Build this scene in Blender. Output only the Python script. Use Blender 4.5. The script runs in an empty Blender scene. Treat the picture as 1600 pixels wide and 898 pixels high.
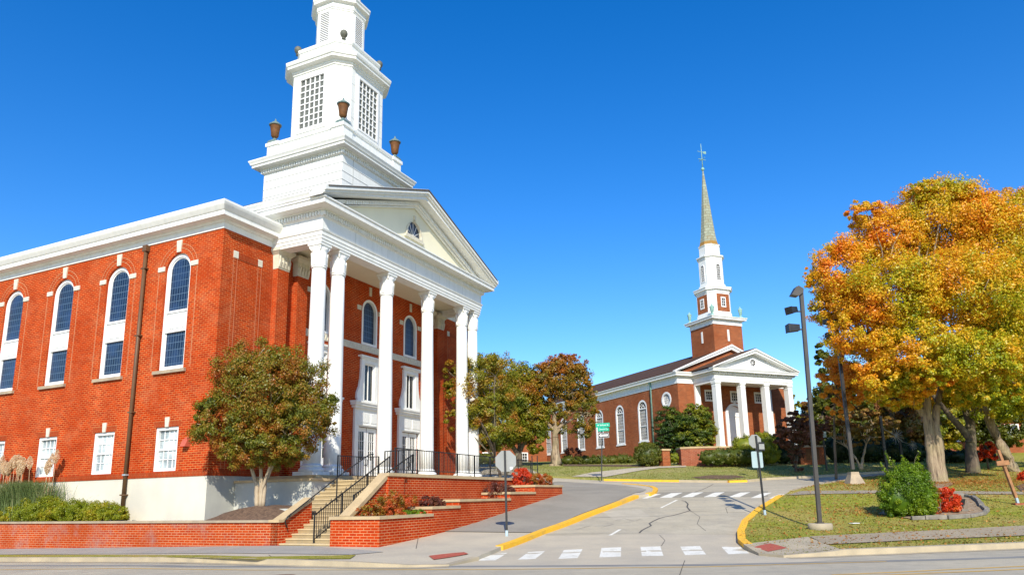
import bpy, bmesh, math, random
import numpy as np
from mathutils import Vector, Matrix
from mathutils.geometry import delaunay_2d_cdt
R = math.radians
random.seed(7)
S = bpy.context.scene
COL = S.collection

# ------------------------------------------------------------------ camera
PITCH, ROLL, FPX, PCX, PCY = R(12.177), R(-1.150), 1125.5, 800.0, 533.5
CAM = Vector((0, 0, 1.6))
cr, sr, cp, sp = math.cos(ROLL), math.sin(ROLL), math.cos(PITCH), math.sin(PITCH)
_r, _u = Vector((1, 0, 0)), Vector((0, -sp, cp))
FWD = Vector((0, cp, sp))
RGT = _r * cr + _u * sr
UPV = -_r * sr + _u * cr
cd = bpy.data.cameras.new('camera')
cam = bpy.data.objects.new('camera', cd)
COL.objects.link(cam)
cam.matrix_world = Matrix((
    (RGT.x, UPV.x, -FWD.x, CAM.x),
    (RGT.y, UPV.y, -FWD.y, CAM.y),
    (RGT.z, UPV.z, -FWD.z, CAM.z),
    (0, 0, 0, 1)))
cd.sensor_width = 36
cd.lens = 36 * FPX / 1600
cd.shift_x = 0
cd.shift_y = (PCY - 449) / 1600
cd.clip_end = 5000
S.camera = cam

# ------------------------------------------------------------------ light
SUN_EL = R(35)
SUN_DIR = Vector((-0.036, 1, 0)).normalized()      # horizontal travel of the light
w = bpy.data.worlds.new('World')
S.world = w
w.use_nodes = True
nt = w.node_tree
bg = nt.nodes['Background']
sky = nt.nodes.new('ShaderNodeTexSky')
sky.sky_type = 'NISHITA'
sky.sun_disc = False
sky.sun_elevation = SUN_EL
sky.sun_rotation = R(180)
sky.air_density = 1.0
sky.dust_density = 0.3
sky.ozone_density = 3.0
hs = nt.nodes.new('ShaderNodeHueSaturation')
hs.inputs['Saturation'].default_value = 1.40
hs.inputs['Value'].default_value = 1.2
hs.inputs['Hue'].default_value = 0.510
nt.links.new(sky.outputs[0], hs.inputs['Color'])
nt.links.new(hs.outputs[0], bg.inputs[0])
bg.inputs[1].default_value = 0.14
sl = bpy.data.lights.new('sun', 'SUN')
sl.energy = 4.6
sl.angle = R(0.5)
sl.color = (1.0, 0.93, 0.79)
so = bpy.data.objects.new('sun', sl)
COL.objects.link(so)
ldir = Vector((SUN_DIR.x * math.cos(SUN_EL), SUN_DIR.y * math.cos(SUN_EL), -math.sin(SUN_EL)))
so.rotation_euler = ldir.to_track_quat('-Z', 'Y').to_euler()
so.location = (0, -20, 40)
S.view_settings.view_transform = 'Standard'
S.view_settings.look = 'None'
S.view_settings.exposure = 0.36
S.view_settings.gamma = 1
S.cycles.max_bounces = 6
S.cycles.transparent_max_bounces = 8

# ------------------------------------------------------------------ frames
class Frame:
    def __init__(s, ox, oy, rot):
        s.o = Vector((ox, oy, 0)); s.rot = rot
        s.X = Vector((math.cos(rot), math.sin(rot), 0)); s.Y = Vector((-math.sin(rot), math.cos(rot), 0))
    def w(s, x, y, z=0):
        return s.o + s.X * x + s.Y * y + Vector((0, 0, z))
    def loc(s, p):
        d = Vector((p[0], p[1], 0)) - s.o
        return d.dot(s.X), d.dot(s.Y)
C1 = Frame(-12.617, 30.0, R(64.45))
C2 = Frame(16.14, 70.0, R(23.906))

TK = [-100, 20, 22, 24.15, 28.9, 32.6, 38.6, 50, 60, 70, 85, 120, 250, 4000]
TZ = [0, 0, .02, .09, .46, .95, 1.73, 2.6, 3.9, 4.75, 5.6, 7, 9, 9]
def prof(t):
    a = 0
    for k in (-1.6, -.8, 0, .8, 1.6):
        a += float(np.interp(t + k, TK, TZ))
    return a / 5
def T(x, y):
    X, Y = C1.loc((x, y))
    t = y
    if Y > -9.9:
        t1 = 25.73 + .902 * X
        wgt = min(max((X - 18) / 8, 0), 1)
        t = t1 * (1 - wgt) + y * wgt
    z = prof(t)
    if X < 10:
        z -= .018 * min(max(Y + 5.5, 0), 60)
    return z
ROAD = -.12
def G(px, py, dz=0.0):
    d = (px - PCX) / FPX * RGT + FWD - (py - PCY) / FPX * UPV
    s = 6.0
    while s < 300:
        p = CAM + s * d
        if p.z < T(p.x, p.y) + dz:
            lo, hi = s / 1.01, s
            for _ in range(12):
                m = (lo + hi) / 2; p = CAM + m * d
                if p.z < T(p.x, p.y) + dz: hi = m
                else: lo = m
            return CAM + hi * d
        s *= 1.01
    return CAM + s * d
def AT(px, py, depth):
    d = (px - PCX) / FPX * RGT + FWD - (py - PCY) / FPX * UPV
    return CAM + d * (depth / d.y)

# ------------------------------------------------------------------ object helpers
def tag(o, label=None, cat=None, group=None, kind=None):
    if label: o['label'] = label
    if cat: o['category'] = cat
    if group: o['group'] = group
    if kind: o['kind'] = kind
    return o
def thing(name, label, cat, loc=(0, 0, 0), rz=0.0, group=None):
    o = bpy.data.objects.new(name, None)
    o.empty_display_size = .3
    COL.objects.link(o)
    o.location = loc; o.rotation_euler = (0, 0, rz)
    return tag(o, label, cat, group)
def copy_tree(o, parent=None):
    c = o.copy(); COL.objects.link(c)
    if parent: c.parent = parent
    for ch in list(o.children): copy_tree(ch, c)
    return c

class MB:
    def __init__(s): s.v = []; s.f = []; s.sm = []
    def add(s, vs, fs, smooth=False):
        n = len(s.v); s.v += [tuple(v) for v in vs]
        s.f += [tuple(i + n for i in f) for f in fs]; s.sm += [smooth] * len(fs)
        return s
    def box(s, x0, x1, y0, y1, z0, z1):
        vs = [(x, y, z) for z in (z0, z1) for y in (y0, y1) for x in (x0, x1)]
        return s.add(vs, [(0, 2, 3, 1), (4, 5, 7, 6), (0, 1, 5, 4), (2, 6, 7, 3), (0, 4, 6, 2), (1, 3, 7, 5)])
    def hexa(s, b, t):          # bottom 4 pts, top 4 pts
        return s.add(list(b) + list(t), [(0, 3, 2, 1), (4, 5, 6, 7), (0, 1, 5, 4), (1, 2, 6, 5), (2, 3, 7, 6), (3, 0, 4, 7)])
    def prism(s, poly, f0, f1, smooth=False):    # poly 2d list, f0/f1 map (a,b)->3d
        n = len(poly)
        vs = [f0(*p) for p in poly] + [f1(*p) for p in poly]
        fs = [tuple(range(n))[::-1], tuple(range(n, 2 * n))]
        s.add(vs, fs)
        m = len(s.v) - 2 * n
        for i in range(n):
            j = (i + 1) % n
            s.f.append((m + i, m + j, m + n + j, m + n + i)); s.sm.append(smooth)
        return s
    def ring(s, a, b, f0, f1):   # between two outlines of equal count
        n = len(a)
        vs = [f0(*p) for p in a] + [f0(*p) for p in b] + [f1(*p) for p in a] + [f1(*p) for p in b]
        fs = []
        for i in range(n):
            j = (i + 1) % n
            fs += [(i, j, n + j, n + i), (2 * n + i, 3 * n + i, 3 * n + j, 2 * n + j),
                   (i, 2 * n + i, 2 * n + j, j), (n + i, n + j, 3 * n + j, 3 * n + i)]
        return s.add(vs, fs)
    def tube(s, pts, rad, n=8, cap=True):
        pts = [Vector(p) for p in pts]
        if not isinstance(rad, (list, tuple)): rad = [rad] * len(pts)
        vs = []
        for i, p in enumerate(pts):
            d = (pts[min(i + 1, len(pts) - 1)] - pts[max(i - 1, 0)]).normalized()
            up = Vector((0, 0, 1)) if abs(d.z) < .95 else Vector((0, 1, 0))
            a = d.cross(up).normalized(); b = a.cross(d)
            for k in range(n):
                t = 2 * math.pi * k / n
                vs.append(p + a * math.cos(t) * rad[i] + b * math.sin(t) * rad[i])
        fs = []
        for i in range(len(pts) - 1):
            for k in range(n):
                l = (k + 1) % n
                fs.append((i * n + k, i * n + l, (i + 1) * n + l, (i + 1) * n + k))
        s.add(vs, fs, n > 5)
        if cap:
            m = len(s.v) - len(vs)
            s.f += [tuple(m + k for k in range(n))[::-1], tuple(m + (len(pts) - 1) * n + k for k in range(n))]; s.sm += [False, False]
        return s
    def bar(s, p0, p1, w, h=None):      # rectangular bar
        p0, p1 = Vector(p0), Vector(p1); h = h or w
        d = (p1 - p0).normalized()
        up = Vector((0, 0, 1)) if abs(d.z) < .9 else Vector((1, 0, 0))
        a = d.cross(up).normalized() * w / 2; b = a.cross(d).normalized() * h / 2
        q = [-a - b, a - b, a + b, -a + b]
        return s.hexa([p0 + k for k in q], [p1 + k for k in q])
    def lathe(s, c, prof_, n=16, rot=0.0, smooth=True):
        vs = []
        for r, z in prof_:
            for k in range(n):
                t = 2 * math.pi * (k + rot) / n
                vs.append((c[0] + r * math.cos(t), c[1] + r * math.sin(t), c[2] + z))
        fs = [tuple(range(n))[::-1], tuple((len(prof_) - 1) * n + k for k in range(n))]
        s.add(vs, fs)
        m = len(s.v) - len(vs)
        for i in range(len(prof_) - 1):
            for k in range(n):
                l = (k + 1) % n
                s.f.append((m + i * n + k, m + i * n + l, m + (i + 1) * n + l, m + (i + 1) * n + k)); s.sm.append(smooth)
        return s
    def mould(s, path, prof_, closed=False, cap=True):
        """sweep a profile [(outward offset, z)...] along a plan path (outward = right-hand side)"""
        n = len(path); P2 = [Vector(p) for p in path]
        def off(d):
            out = []
            for i in range(n):
                if closed: a, b = P2[i - 1], P2[(i + 1) % n]
                else: a, b = P2[max(i - 1, 0)], P2[min(i + 1, n - 1)]
                c = P2[i]
                d1 = (c - a).normalized() if (c - a).length > 1e-9 else (b - c).normalized()
                d2 = (b - c).normalized() if (b - c).length > 1e-9 else d1
                n1 = Vector((d1.y, -d1.x)); n2 = Vector((d2.y, -d2.x))
                m = (n1 + n2); k = m.length_squared
                m = m * (2 / k) if k > 1e-9 else n1
                out.append(c + m * d)
            return out
        vs = []
        for d, z in prof_:
            vs += [(p.x, p.y, z) for p in off(d)]
        fs = []
        m = len(prof_)
        for i in range(m - 1 if not cap == 'loop' else m):
            i2 = (i + 1) % m
            for k in range(n if closed else n - 1):
                l = (k + 1) % n
                fs.append((i * n + k, i * n + l, i2 * n + l, i2 * n + k))
        if closed and cap is True:
            fs += [tuple(range(n))[::-1], tuple((m - 1) * n + k for k in range(n))]
        if not closed:
            fs += [tuple(i * n for i in range(m)), tuple(i * n + n - 1 for i in range(m))[::-1]]
        return s.add(vs, fs)
    def build(s, name, mat, parent=None, uv=True, bevel=0):
        me = bpy.data.meshes.new(name)
        me.from_pydata(s.v, [], s.f)
        bm = bmesh.new(); bm.from_mesh(me)
        bmesh.ops.recalc_face_normals(bm, faces=bm.faces)
        if uv:
            l = bm.loops.layers.uv.new('UVMap')
            for f in bm.faces:
                nx, ny, nz = (abs(c) for c in f.normal)
                for lp in f.loops:
                    x, y, z = lp.vert.co
                    if nz > nx and nz > ny: lp[l].uv = (x, y)
                    elif nx > ny: lp[l].uv = (y, z)
                    else: lp[l].uv = (x, z)
        bm.to_mesh(me); bm.free()
        if len(s.sm) == len(me.polygons):
            me.polygons.foreach_set('use_smooth', s.sm)
        me.materials.append(mat)
        o = bpy.data.objects.new(name, me); COL.objects.link(o)
        if parent: o.parent = parent
        if bevel:
            b = o.modifiers.new('bevel', 'BEVEL'); b.width = bevel; b.segments = 2; b.limit_method = 'ANGLE'
        return o
def Bx(name, mat, parent, *a, bevel=0):
    return MB().box(*a).build(name, mat, parent, bevel=bevel)

def fX(X):  return lambda a, b: (X, a, b)      # plane x = X, a = local y
def fY(Y):  return lambda a, b: (a, Y, b)
def fZ(Z):  return lambda a, b: (a, b, Z)

def arch(c, w, z0, zs, n=14, t=0.0):
    """arched outline (inset by t), centre c, width w, sill z0, spring zs"""
    r = w / 2 - t
    p = [(c - r, z0 + t), (c + r, z0 + t)]
    for k in range(n + 1):
        a = math.pi * k / n
        p.append((c + r * math.cos(a), zs + r * math.sin(a)))
    return p
def rect(c, w, z0, z1, t=0.0):
    return [(c - w / 2 + t, z0 + t), (c + w / 2 - t, z0 + t), (c + w / 2 - t, z1 - t), (c - w / 2 + t, z1 - t)]
def circ(c, z, r, n=20, t=0.0):
    return [(c + (r - t) * math.cos(2 * math.pi * k / n), z + (r - t) * math.sin(2 * math.pi * k / n)) for k in range(n)]
def inside(p, poly):
    x, y = p; r = False; n = len(poly)
    for i in range(n):
        x1, y1 = poly[i]; x2, y2 = poly[(i + 1) % n]
        if (y1 > y) != (y2 > y) and x < (x2 - x1) * (y - y1) / (y2 - y1) + x1: r = not r
    return r
def wall_mb(outline, holes, f0, f1):
    """wall face with openings, front map f0, reveal back map f1"""
    vs = [Vector(p) for p in outline]; es = [(i, (i + 1) % len(outline)) for i in range(len(outline))]
    for h in holes:
        n = len(vs); vs += [Vector(p) for p in h]; es += [(n + i, n + (i + 1) % len(h)) for i in range(len(h))]
    ov, oe, of, *_ = delaunay_2d_cdt(vs, es, [], 0, 1e-5)
    fs = []
    for f in of:
        c = sum((ov[i] for i in f), Vector((0, 0))) / len(f)
        if inside(c, outline) and not any(inside(c, h) for h in holes): fs.append(tuple(f))
    mb = MB(); mb.add([f0(*v) for v in ov], fs)
    for h in holes:
        n = len(h)
        mb.add([f0(*p) for p in h] + [f1(*p) for p in h], [(i, (i + 1) % n, n + (i + 1) % n, n + i) for i in range(n)])
    return mb
def drape(poly, dz=0.0, step=1.0, hf=None, skirt=0.0):
    """sheet following the terrain inside a plan polygon"""
    hf = hf or T
    pts = []
    n = len(poly)
    for i in range(n):
        a, b = Vector(poly[i][:2]), Vector(poly[(i + 1) % n][:2])
        k = max(1, int((b - a).length / step))
        pts += [a.lerp(b, j / k) for j in range(k)]
    vs = list(pts); es = [(i, (i + 1) % len(pts)) for i in range(len(pts))]
    xs = [p.x for p in pts]; ys = [p.y for p in pts]
    pl = [(p.x, p.y) for p in pts]
    nx = int((max(xs) - min(xs)) / step) + 1; ny = int((max(ys) - min(ys)) / step) + 1
    if nx * ny < 60000:
        for i in range(1, nx):
            for j in range(1, ny):
                q = (min(xs) + i * step, min(ys) + j * step)
                if inside(q, pl): vs.append(Vector(q))
    ov, oe, of, *_ = delaunay_2d_cdt(vs, es, [], 1, 1e-4)
    mb = MB(); mb.add([(v.x, v.y, hf(v.x, v.y) + dz) for v in ov], [tuple(f) for f in of], True)
    if skirt:
        m = len(pts)
        mb.add([(p.x, p.y, hf(p.x, p.y) + dz) for p in pts] + [(p.x, p.y, hf(p.x, p.y) + dz - skirt) for p in pts],
               [(i, (i + 1) % m, m + (i + 1) % m, m + i) for i in range(m)])
    return mb
def strip(line, w, dz, thick=0.0, hf=None, side=0.0, step=.6):
    """band of width w along a plan polyline, on the terrain"""
    hf = hf or T
    L = [Vector(p[:2]) for p in line]
    q = []
    for a, b in zip(L, L[1:]):
        k = max(1, int((b - a).length / step)); q += [a.lerp(b, j / k) for j in range(k)]
    q.append(L[-1])
    lo, hi = [], []
    for i, p in enumerate(q):
        d = (q[min(i + 1, len(q) - 1)] - q[max(i - 1, 0)]).normalized(); nn = Vector((d.y, -d.x))
        lo.append(p + nn * (side - w / 2)); hi.append(p + nn * (side + w / 2))
    mb = MB(); n = len(q)
    top = [(p.x, p.y, hf(p.x, p.y) + dz) for p in lo + hi]
    fs = [(i, i + 1, n + i + 1, n + i) for i in range(n - 1)]
    if not thick: return mb.add(top, fs)
    bot = [(x, y, z - thick) for x, y, z in top]
    m = 2 * n
    fs += [(i, m + i, m + i + 1, i + 1) for i in range(n - 1)] + [(n + i, n + i + 1, m + n + i + 1, m + n + i) for i in range(n - 1)]
    fs += [(0, n, m + n, m), (n - 1, m + n - 1, m + 2 * n - 1, 2 * n - 1)]
    return mb.add(top + bot, fs)

# ------------------------------------------------------------------ materials
def newmat(name):
    m = bpy.data.materials.new(name); m.use_nodes = True
    return m, m.node_tree, m.node_tree.nodes['Principled BSDF']
def N(t, typ, **k):
    n = t.nodes.new(typ)
    for a, b in k.items():
        if hasattr(n, a): setattr(n, a, b)
        else: n.inputs[a].default_value = b
    return n
def rgba(c): return (c[0], c[1], c[2], 1)
def mixc(t, fac, a, b, blend='MIX'):
    n = t.nodes.new('ShaderNodeMix'); n.data_type = 'RGBA'; n.blend_type = blend
    for sock, val in ((n.inputs['Factor'], fac), (n.inputs[6], a), (n.inputs[7], b)):
        if isinstance(val, bpy.types.NodeSocket): t.links.new(val, sock)
        elif isinstance(val, (int, float)): sock.default_value = val
        else: sock.default_value = rgba(val)
    return n.outputs[2]
def noise(t, scale, detail=4, rough=.55, vec=None, dim=None):
    n = N(t, 'ShaderNodeTexNoise'); n.inputs['Scale'].default_value = scale
    n.inputs['Detail'].default_value = detail; n.inputs['Roughness'].default_value = rough
    if vec is None:
        vec = tc(t, 'Object')
    t.links.new(vec, n.inputs['Vector'])
    return n.outputs['Fac']
def tc(t, out):
    for n in t.nodes:
        if n.type == 'TEX_COORD': return n.outputs[out]
    return t.nodes.new('ShaderNodeTexCoord').outputs[out]
def ramp(t, fac, stops):
    n = t.nodes.new('ShaderNodeValToRGB'); cr_ = n.color_ramp
    while len(cr_.elements) > 1: cr_.elements.remove(cr_.elements[-1])
    cr_.elements[0].position = stops[0][0]; cr_.elements[0].color = rgba(stops[0][1])
    for p, c in stops[1:]:
        e = cr_.elements.new(p); e.color = rgba(c)
    t.links.new(fac, n.inputs[0])
    return n.outputs[0]
def g3(v): return (v, v, v)
def bump(t, bs, h, strength=.3, dist=.02):
    b = N(t, 'ShaderNodeBump'); b.inputs['Strength'].default_value = strength; b.inputs['Distance'].default_value = dist
    t.links.new(h, b.inputs['Height']); t.links.new(b.outputs[0], bs.inputs['Normal'])
def surf(name, c1, c2, scale=3, rough=.8, bmp=.2, stain=None, fine=0, spec=.3, metallic=0):
    """two-tone noise surface, optional stain colour in large patches, fine speckle"""
    m, t, b = newmat(name)
    col = mixc(t, ramp(t, noise(t, scale), [(.35, g3(0)), (.65, g3(1))]), c1, c2)
    if stain:
        col = mixc(t, ramp(t, noise(t, scale * .23, 5, .65), [(.52, g3(0)), (.75, g3(.75))]), col, stain)
    if fine:
        col = mixc(t, fine, col, ramp(t, noise(t, 60, 2), [(.3, g3(.2)), (.7, g3(.9))]), 'OVERLAY')
    t.links.new(col, b.inputs['Base Color'])
    b.inputs['Roughness'].default_value = rough
    b.inputs['Specular IOR Level'].default_value = spec
    b.inputs['Metallic'].default_value = metallic
    if bmp: bump(t, b, noise(t, scale * 6, 5), bmp, .01)
    return m
def brick(name, c1, c2, mortar, h=.083, w_=.25, ms=.012, stain=None, soldier=False, rough=.85, stain_amt=.7):
    m, t, b = newmat(name)
    uv = tc(t, 'UV')
    if soldier:
        mp = N(t, 'ShaderNodeMapping'); mp.inputs['Rotation'].default_value = (0, 0, R(90)); t.links.new(uv, mp.inputs[0]); uv = mp.outputs[0]
    bt = N(t, 'ShaderNodeTexBrick')
    bt.inputs['Scale'].default_value = 1
    bt.inputs['Mortar Size'].default_value = ms
    bt.inputs['Mortar Smooth'].default_value = .3
    bt.inputs['Bias'].default_value = -.1
    bt.inputs['Brick Width'].default_value = w_
    bt.inputs['Row Height'].default_value = h
    bt.inputs['Color1'].default_value = rgba(c1); bt.inputs['Color2'].default_value = rgba(c2); bt.inputs['Mortar'].default_value = rgba(mortar)
    t.links.new(uv, bt.inputs['Vector'])
    col = mixc(t, ramp(t, noise(t, .5, 7, .75), [(.38, g3(0)), (.66, g3(.7))]), bt.outputs['Color'], tuple(c * .60 for c in c1))
    col = mixc(t, ramp(t, noise(t, 9, 3, .6), [(.55, g3(0)), (.8, g3(.35))]), col, tuple(min(1, c * 1.35) for c in c1))
    if stain:
        col = mixc(t, ramp(t, noise(t, .9, 6, .75), [(.5, g3(0)), (.72, g3(stain_amt))]), col, stain)
    t.links.new(col, b.inputs['Base Color'])
    b.inputs['Roughness'].default_value = rough; b.inputs['Specular IOR Level'].default_value = .08
    bump(t, b, bt.outputs['Fac'], -.6, .008)
    return m
M = {}
M['brick'] = brick('church brick', (.49, .040, .002), (.25, .012, .002), (.54, .24, .085), h=.095, w_=.29, ms=.012, stain=(.56, .22, .10), stain_amt=.28)
M['brick_wall'] = brick('retaining brick', (.50, .045, .003), (.37, .022, .003), (.60, .32, .15), h=.09, w_=.29, ms=.011)
M['brick_worn'] = brick('weathered brick', (.46, .06, .008), (.34, .03, .006), (.54, .30, .16), h=.09, w_=.29, ms=.011, stain=(.30, .22, .20), stain_amt=.6)
M['soldier'] = brick('soldier brick', (.38, .045, .008), (.27, .03, .006), (.36, .14, .06), h=.083, w_=.3, ms=.012, soldier=True)
M['brick2'] = brick('second church brick', (.36, .095, .032), (.17, .045, .018), (.40, .22, .12), h=.11, w_=.26, ms=.012)
M['brick_dark'] = brick('old brick', (.36, .09, .04), (.22, .045, .025), (.46, .30, .2), h=.10, w_=.26, ms=.012)
def paintmat(name, c1, c2, c3):
    m, t, b = newmat(name)
    mp = N(t, 'ShaderNodeMapping'); mp.inputs['Scale'].default_value = (3.5, 3.5, .35); t.links.new(tc(t, 'Object'), mp.inputs[0])
    c = mixc(t, ramp(t, noise(t, 1.0, 6, .7, mp.outputs[0]), [(.42, g3(0)), (.72, g3(.8))]), c1, c2)
    c = mixc(t, ramp(t, noise(t, 2.6, 7, .75), [(.56, g3(0)), (.74, g3(.55))]), c, c3)
    t.links.new(c, b.inputs['Base Color']); b.inputs['Roughness'].default_value = .6; b.inputs['Specular IOR Level'].default_value = .25
    bump(t, b, noise(t, 7, 5), .08, .01)
    return m
M['white'] = paintmat('white paint', (.80, .80, .76), (.68, .69, .65), (.56, .56, .50))
M['white2'] = surf('white trim', (.80, .80, .78), (.76, .76, .74), 2, .5, .03)
M['stone'] = surf('pale stone', (.66, .62, .50), (.58, .54, .43), 5, .8, .15)
M['cap'] = surf('tan cap stone', (.54, .40, .22), (.45, .33, .18), 3, .8, .15, stain=(.36, .28, .19))
M['capw'] = surf('weathered cap stone', (.42, .33, .22), (.34, .27, .19), 3, .8, .15, stain=(.22, .18, .14))
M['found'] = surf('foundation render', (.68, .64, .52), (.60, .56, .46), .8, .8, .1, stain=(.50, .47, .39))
M['found_grey_shade'] = surf('foundation render shaded grey', (.52, .52, .46), (.44, .44, .40), .9, .8, .1, stain=(.34, .33, .29))  # darker copy of the render, carries the shade of the less lit front
M['plaster'] = surf('cream plaster', (.80, .75, .56), (.76, .71, .53), .8, .8, .05, stain=(.70, .65, .50))
M['roofdark'] = surf('dark roof edge', (.10, .085, .075), (.07, .06, .055), 3, .8)
M['flat_roof'] = surf('flat roof', (.25, .25, .25), (.18, .18, .18), 1, .9)
M['copper'] = surf('verdigris copper', (.26, .46, .40), (.20, .34, .30), 6, .6, .1)
M['urn'] = surf('brown urn', (.17, .07, .02), (.12, .05, .015), 6, .6, .1)
M['urn_lid'] = surf('urn lid', (.16, .24, .23), (.11, .16, .16), 6, .6, .1)
M['ballm'] = surf('ball finial', (.16, .15, .11), (.10, .11, .09), 6, .6, .1)
M['pipe'] = surf('brown downspout', (.14, .075, .035), (.11, .06, .03), 2, .5, .03)
M['black'] = surf('black metal', (.012, .012, .013), (.02, .02, .02), 5, .45, 0, spec=.5)
M['pole'] = surf('bronze pole', (.06, .05, .042), (.04, .036, .03), 2, .45, 0, spec=.5)
M['signback'] = surf('sign back', (.30, .305, .285), (.26, .265, .25), 2, .5, 0)
M['signpale'] = surf('pale sign back', (.36, .46, .47), (.32, .42, .43), 2, .4, 0)
M['galv'] = surf('galvanised', (.45, .55, .6), (.35, .45, .5), 4, .4, 0, metallic=.3)
M['green'] = surf('street sign green', (.0, .38, .24), (.0, .34, .21), 2, .4, 0)
M['signwhite'] = surf('sign white', (.8, .8, .8), (.78, .78, .78), 2, .4, 0)
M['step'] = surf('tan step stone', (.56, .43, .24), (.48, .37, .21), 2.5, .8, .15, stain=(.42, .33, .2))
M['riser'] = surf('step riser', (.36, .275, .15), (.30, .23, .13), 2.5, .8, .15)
def glass(name, base, lead=None, lw=.16, lh=.32, rough=.08, ms=.014, spec=.5):
    m, t, b = newmat(name)
    if lead:
        bt = N(t, 'ShaderNodeTexBrick'); bt.inputs['Scale'].default_value = 1; bt.offset = 0
        bt.inputs['Mortar Size'].default_value = ms; bt.inputs['Brick Width'].default_value = lw; bt.inputs['Row Height'].default_value = lh
        bt.inputs['Color1'].default_value = rgba(base); bt.inputs['Color2'].default_value = rgba(tuple(c * .6 for c in base)); bt.inputs['Mortar'].default_value = rgba(lead)
        t.links.new(tc(t, 'UV'), bt.inputs['Vector'])
        col = mixc(t, ramp(t, noise(t, .7, 4), [(.45, g3(0)), (.6, g3(.55))]), bt.outputs['Color'], tuple(min(1, c * 2.6 + .01) for c in base))  # paler patches put uneven reflections into the pane colour
        t.links.new(col, b.inputs['Base Color'])
    else:
        col = mixc(t, ramp(t, noise(t, 1.7), [(.4, g3(0)), (.6, g3(1))]), base, tuple(c * .5 for c in base))
        t.links.new(col, b.inputs['Base Color'])
    b.inputs['Roughness'].default_value = rough
    b.inputs['Specular IOR Level'].default_value = spec
    bump(t, b, noise(t, 2.5, 2), .25, .03)
    return m
M['lead'] = glass('leaded glass', (.006, .018, .05), (.09, .14, .20), rough=.3)
M['glass'] = glass('dark glass', (.02, .025, .03))
M['louvre_dark'] = surf('louvre dark', (.07, .075, .07), (.05, .05, .05), 5, .8, 0)
M['lattice_back'] = surf('lattice shade', (.14, .15, .14), (.10, .11, .10), 2, .8, 0)
M['blind'] = glass('blinds', (.34, .39, .40), (.20, .25, .27), lw=3, lh=.06, rough=.25, ms=.012)
M['shingle'] = brick('brown shingle roof', (.12, .068, .042), (.07, .042, .03), (.045, .028, .02), h=.2, w_=.3, ms=.012)
M['spire'] = brick('patinated spire', (.36, .39, .30), (.29, .31, .23), (.20, .18, .12), h=.33, w_=.5, ms=.03, stain=(.30, .19, .07), stain_amt=.45)
M['spire_low'] = surf('rusty spire skirt', (.36, .18, .03), (.28, .17, .05), 2, .7)
M['yellow'] = surf('yellow kerb paint', (.86, .48, .025), (.80, .42, .03), 4, .7, .2, stain=(.5, .33, .1))
M['conc'] = surf('tan concrete', (.50, .43, .31), (.43, .375, .28), .7, .85, .15, stain=(.36, .32, .26), fine=.25)
M['conc_grey'] = surf('grey concrete', (.35, .33, .28), (.30, .285, .245), .8, .85, .15, stain=(.26, .27, .27), fine=.25)
M['asph'] = surf('grey paving', (.295, .265, .21), (.24, .215, .17), .5, .9, .2, stain=(.32, .31, .28), fine=.4)
M['kerb'] = surf('kerb concrete', (.47, .39, .26), (.37, .31, .21), 1.5, .85, .15, stain=(.32, .27, .2))
M['tactile'] = surf('red tactile paving', (.42, .10, .06), (.36, .08, .05), 6, .85, .2)
M['paint'] = surf('white road paint', (.78, .76, .68), (.70, .68, .60), 3, .7, .1, stain=(.55, .53, .47))
def wornpaint():
    m, t, b = newmat('worn white road paint')
    c = mixc(t, ramp(t, noise(t, 2.2, 8, .8), [(.50, g3(0)), (.66, g3(.85))]), (.78, .75, .64), (.50, .46, .36))
    c = mixc(t, ramp(t, noise(t, 14, 6, .8), [(.54, g3(0)), (.64, g3(.7))]), c, (.42, .38, .29))
    t.links.new(c, b.inputs['Base Color']); b.inputs['Roughness'].default_value = .8
    return m
M['paint'] = wornpaint()
M['yline'] = surf('yellow line', (.72, .42, .06), (.60, .37, .09), 3, .7, .1)
M['crack'] = surf('crack filler', (.07, .065, .06), (.10, .09, .08), 9, .9)
M['mulch_light'] = surf('straw mulch', (.36, .27, .17), (.20, .14, .09), 9, .95, .8, fine=.5)
M['mulch'] = surf('brown mulch', (.17, .105, .065), (.09, .055, .035), 9, .95, .8, fine=.5)
M['wood'] = surf('weathered wood', (.42, .20, .09), (.26, .13, .06), 4, .8, .2)
M['stonegrey'] = surf('grey edging stone', (.27, .24, .19), (.16, .145, .12), 4, .85, .4)
M['reddoor'] = surf('pinkish metal', (.5, .12, .07), (.45, .1, .06), 4, .5, 0)
def road_mat():
    m, t, b = newmat('road surface')
    sp_ = N(t, 'ShaderNodeSeparateXYZ'); t.links.new(tc(t, 'Object'), sp_.inputs[0])
    gm = mixc(t, ramp(t, noise(t, .45, 6, .65), [(.3, g3(0)), (.7, g3(1))]), (.40, .345, .24), (.48, .42, .30))
    gm = mixc(t, ramp(t, noise(t, .22, 6, .7), [(.46, g3(0)), (.64, g3(.5))]), gm, (.24, .215, .175))
    gm = mixc(t, ramp(t, noise(t, 1.7, 7, .78), [(.5, g3(0)), (.68, g3(.6))]), gm, (.28, .25, .19))
    mp = N(t, 'ShaderNodeMapping'); mp.inputs['Scale'].default_value = (.06, 1.3, 1); t.links.new(tc(t, 'Object'), mp.inputs[0])
    gm = mixc(t, ramp(t, noise(t, 1.0, 4, .6, mp.outputs[0]), [(.48, g3(0)), (.72, g3(.4))]), gm, (.27, .25, .20))
    gm = mixc(t, .3, gm, ramp(t, noise(t, 50, 2), [(.3, g3(.25)), (.7, g3(.85))]), 'OVERLAY')
    t.links.new(gm, b.inputs['Base Color']); b.inputs['Roughness'].default_value = .88
    bump(t, b, noise(t, 30, 3), .2, .01)
    return m
M['road'] = road_mat()
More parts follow.
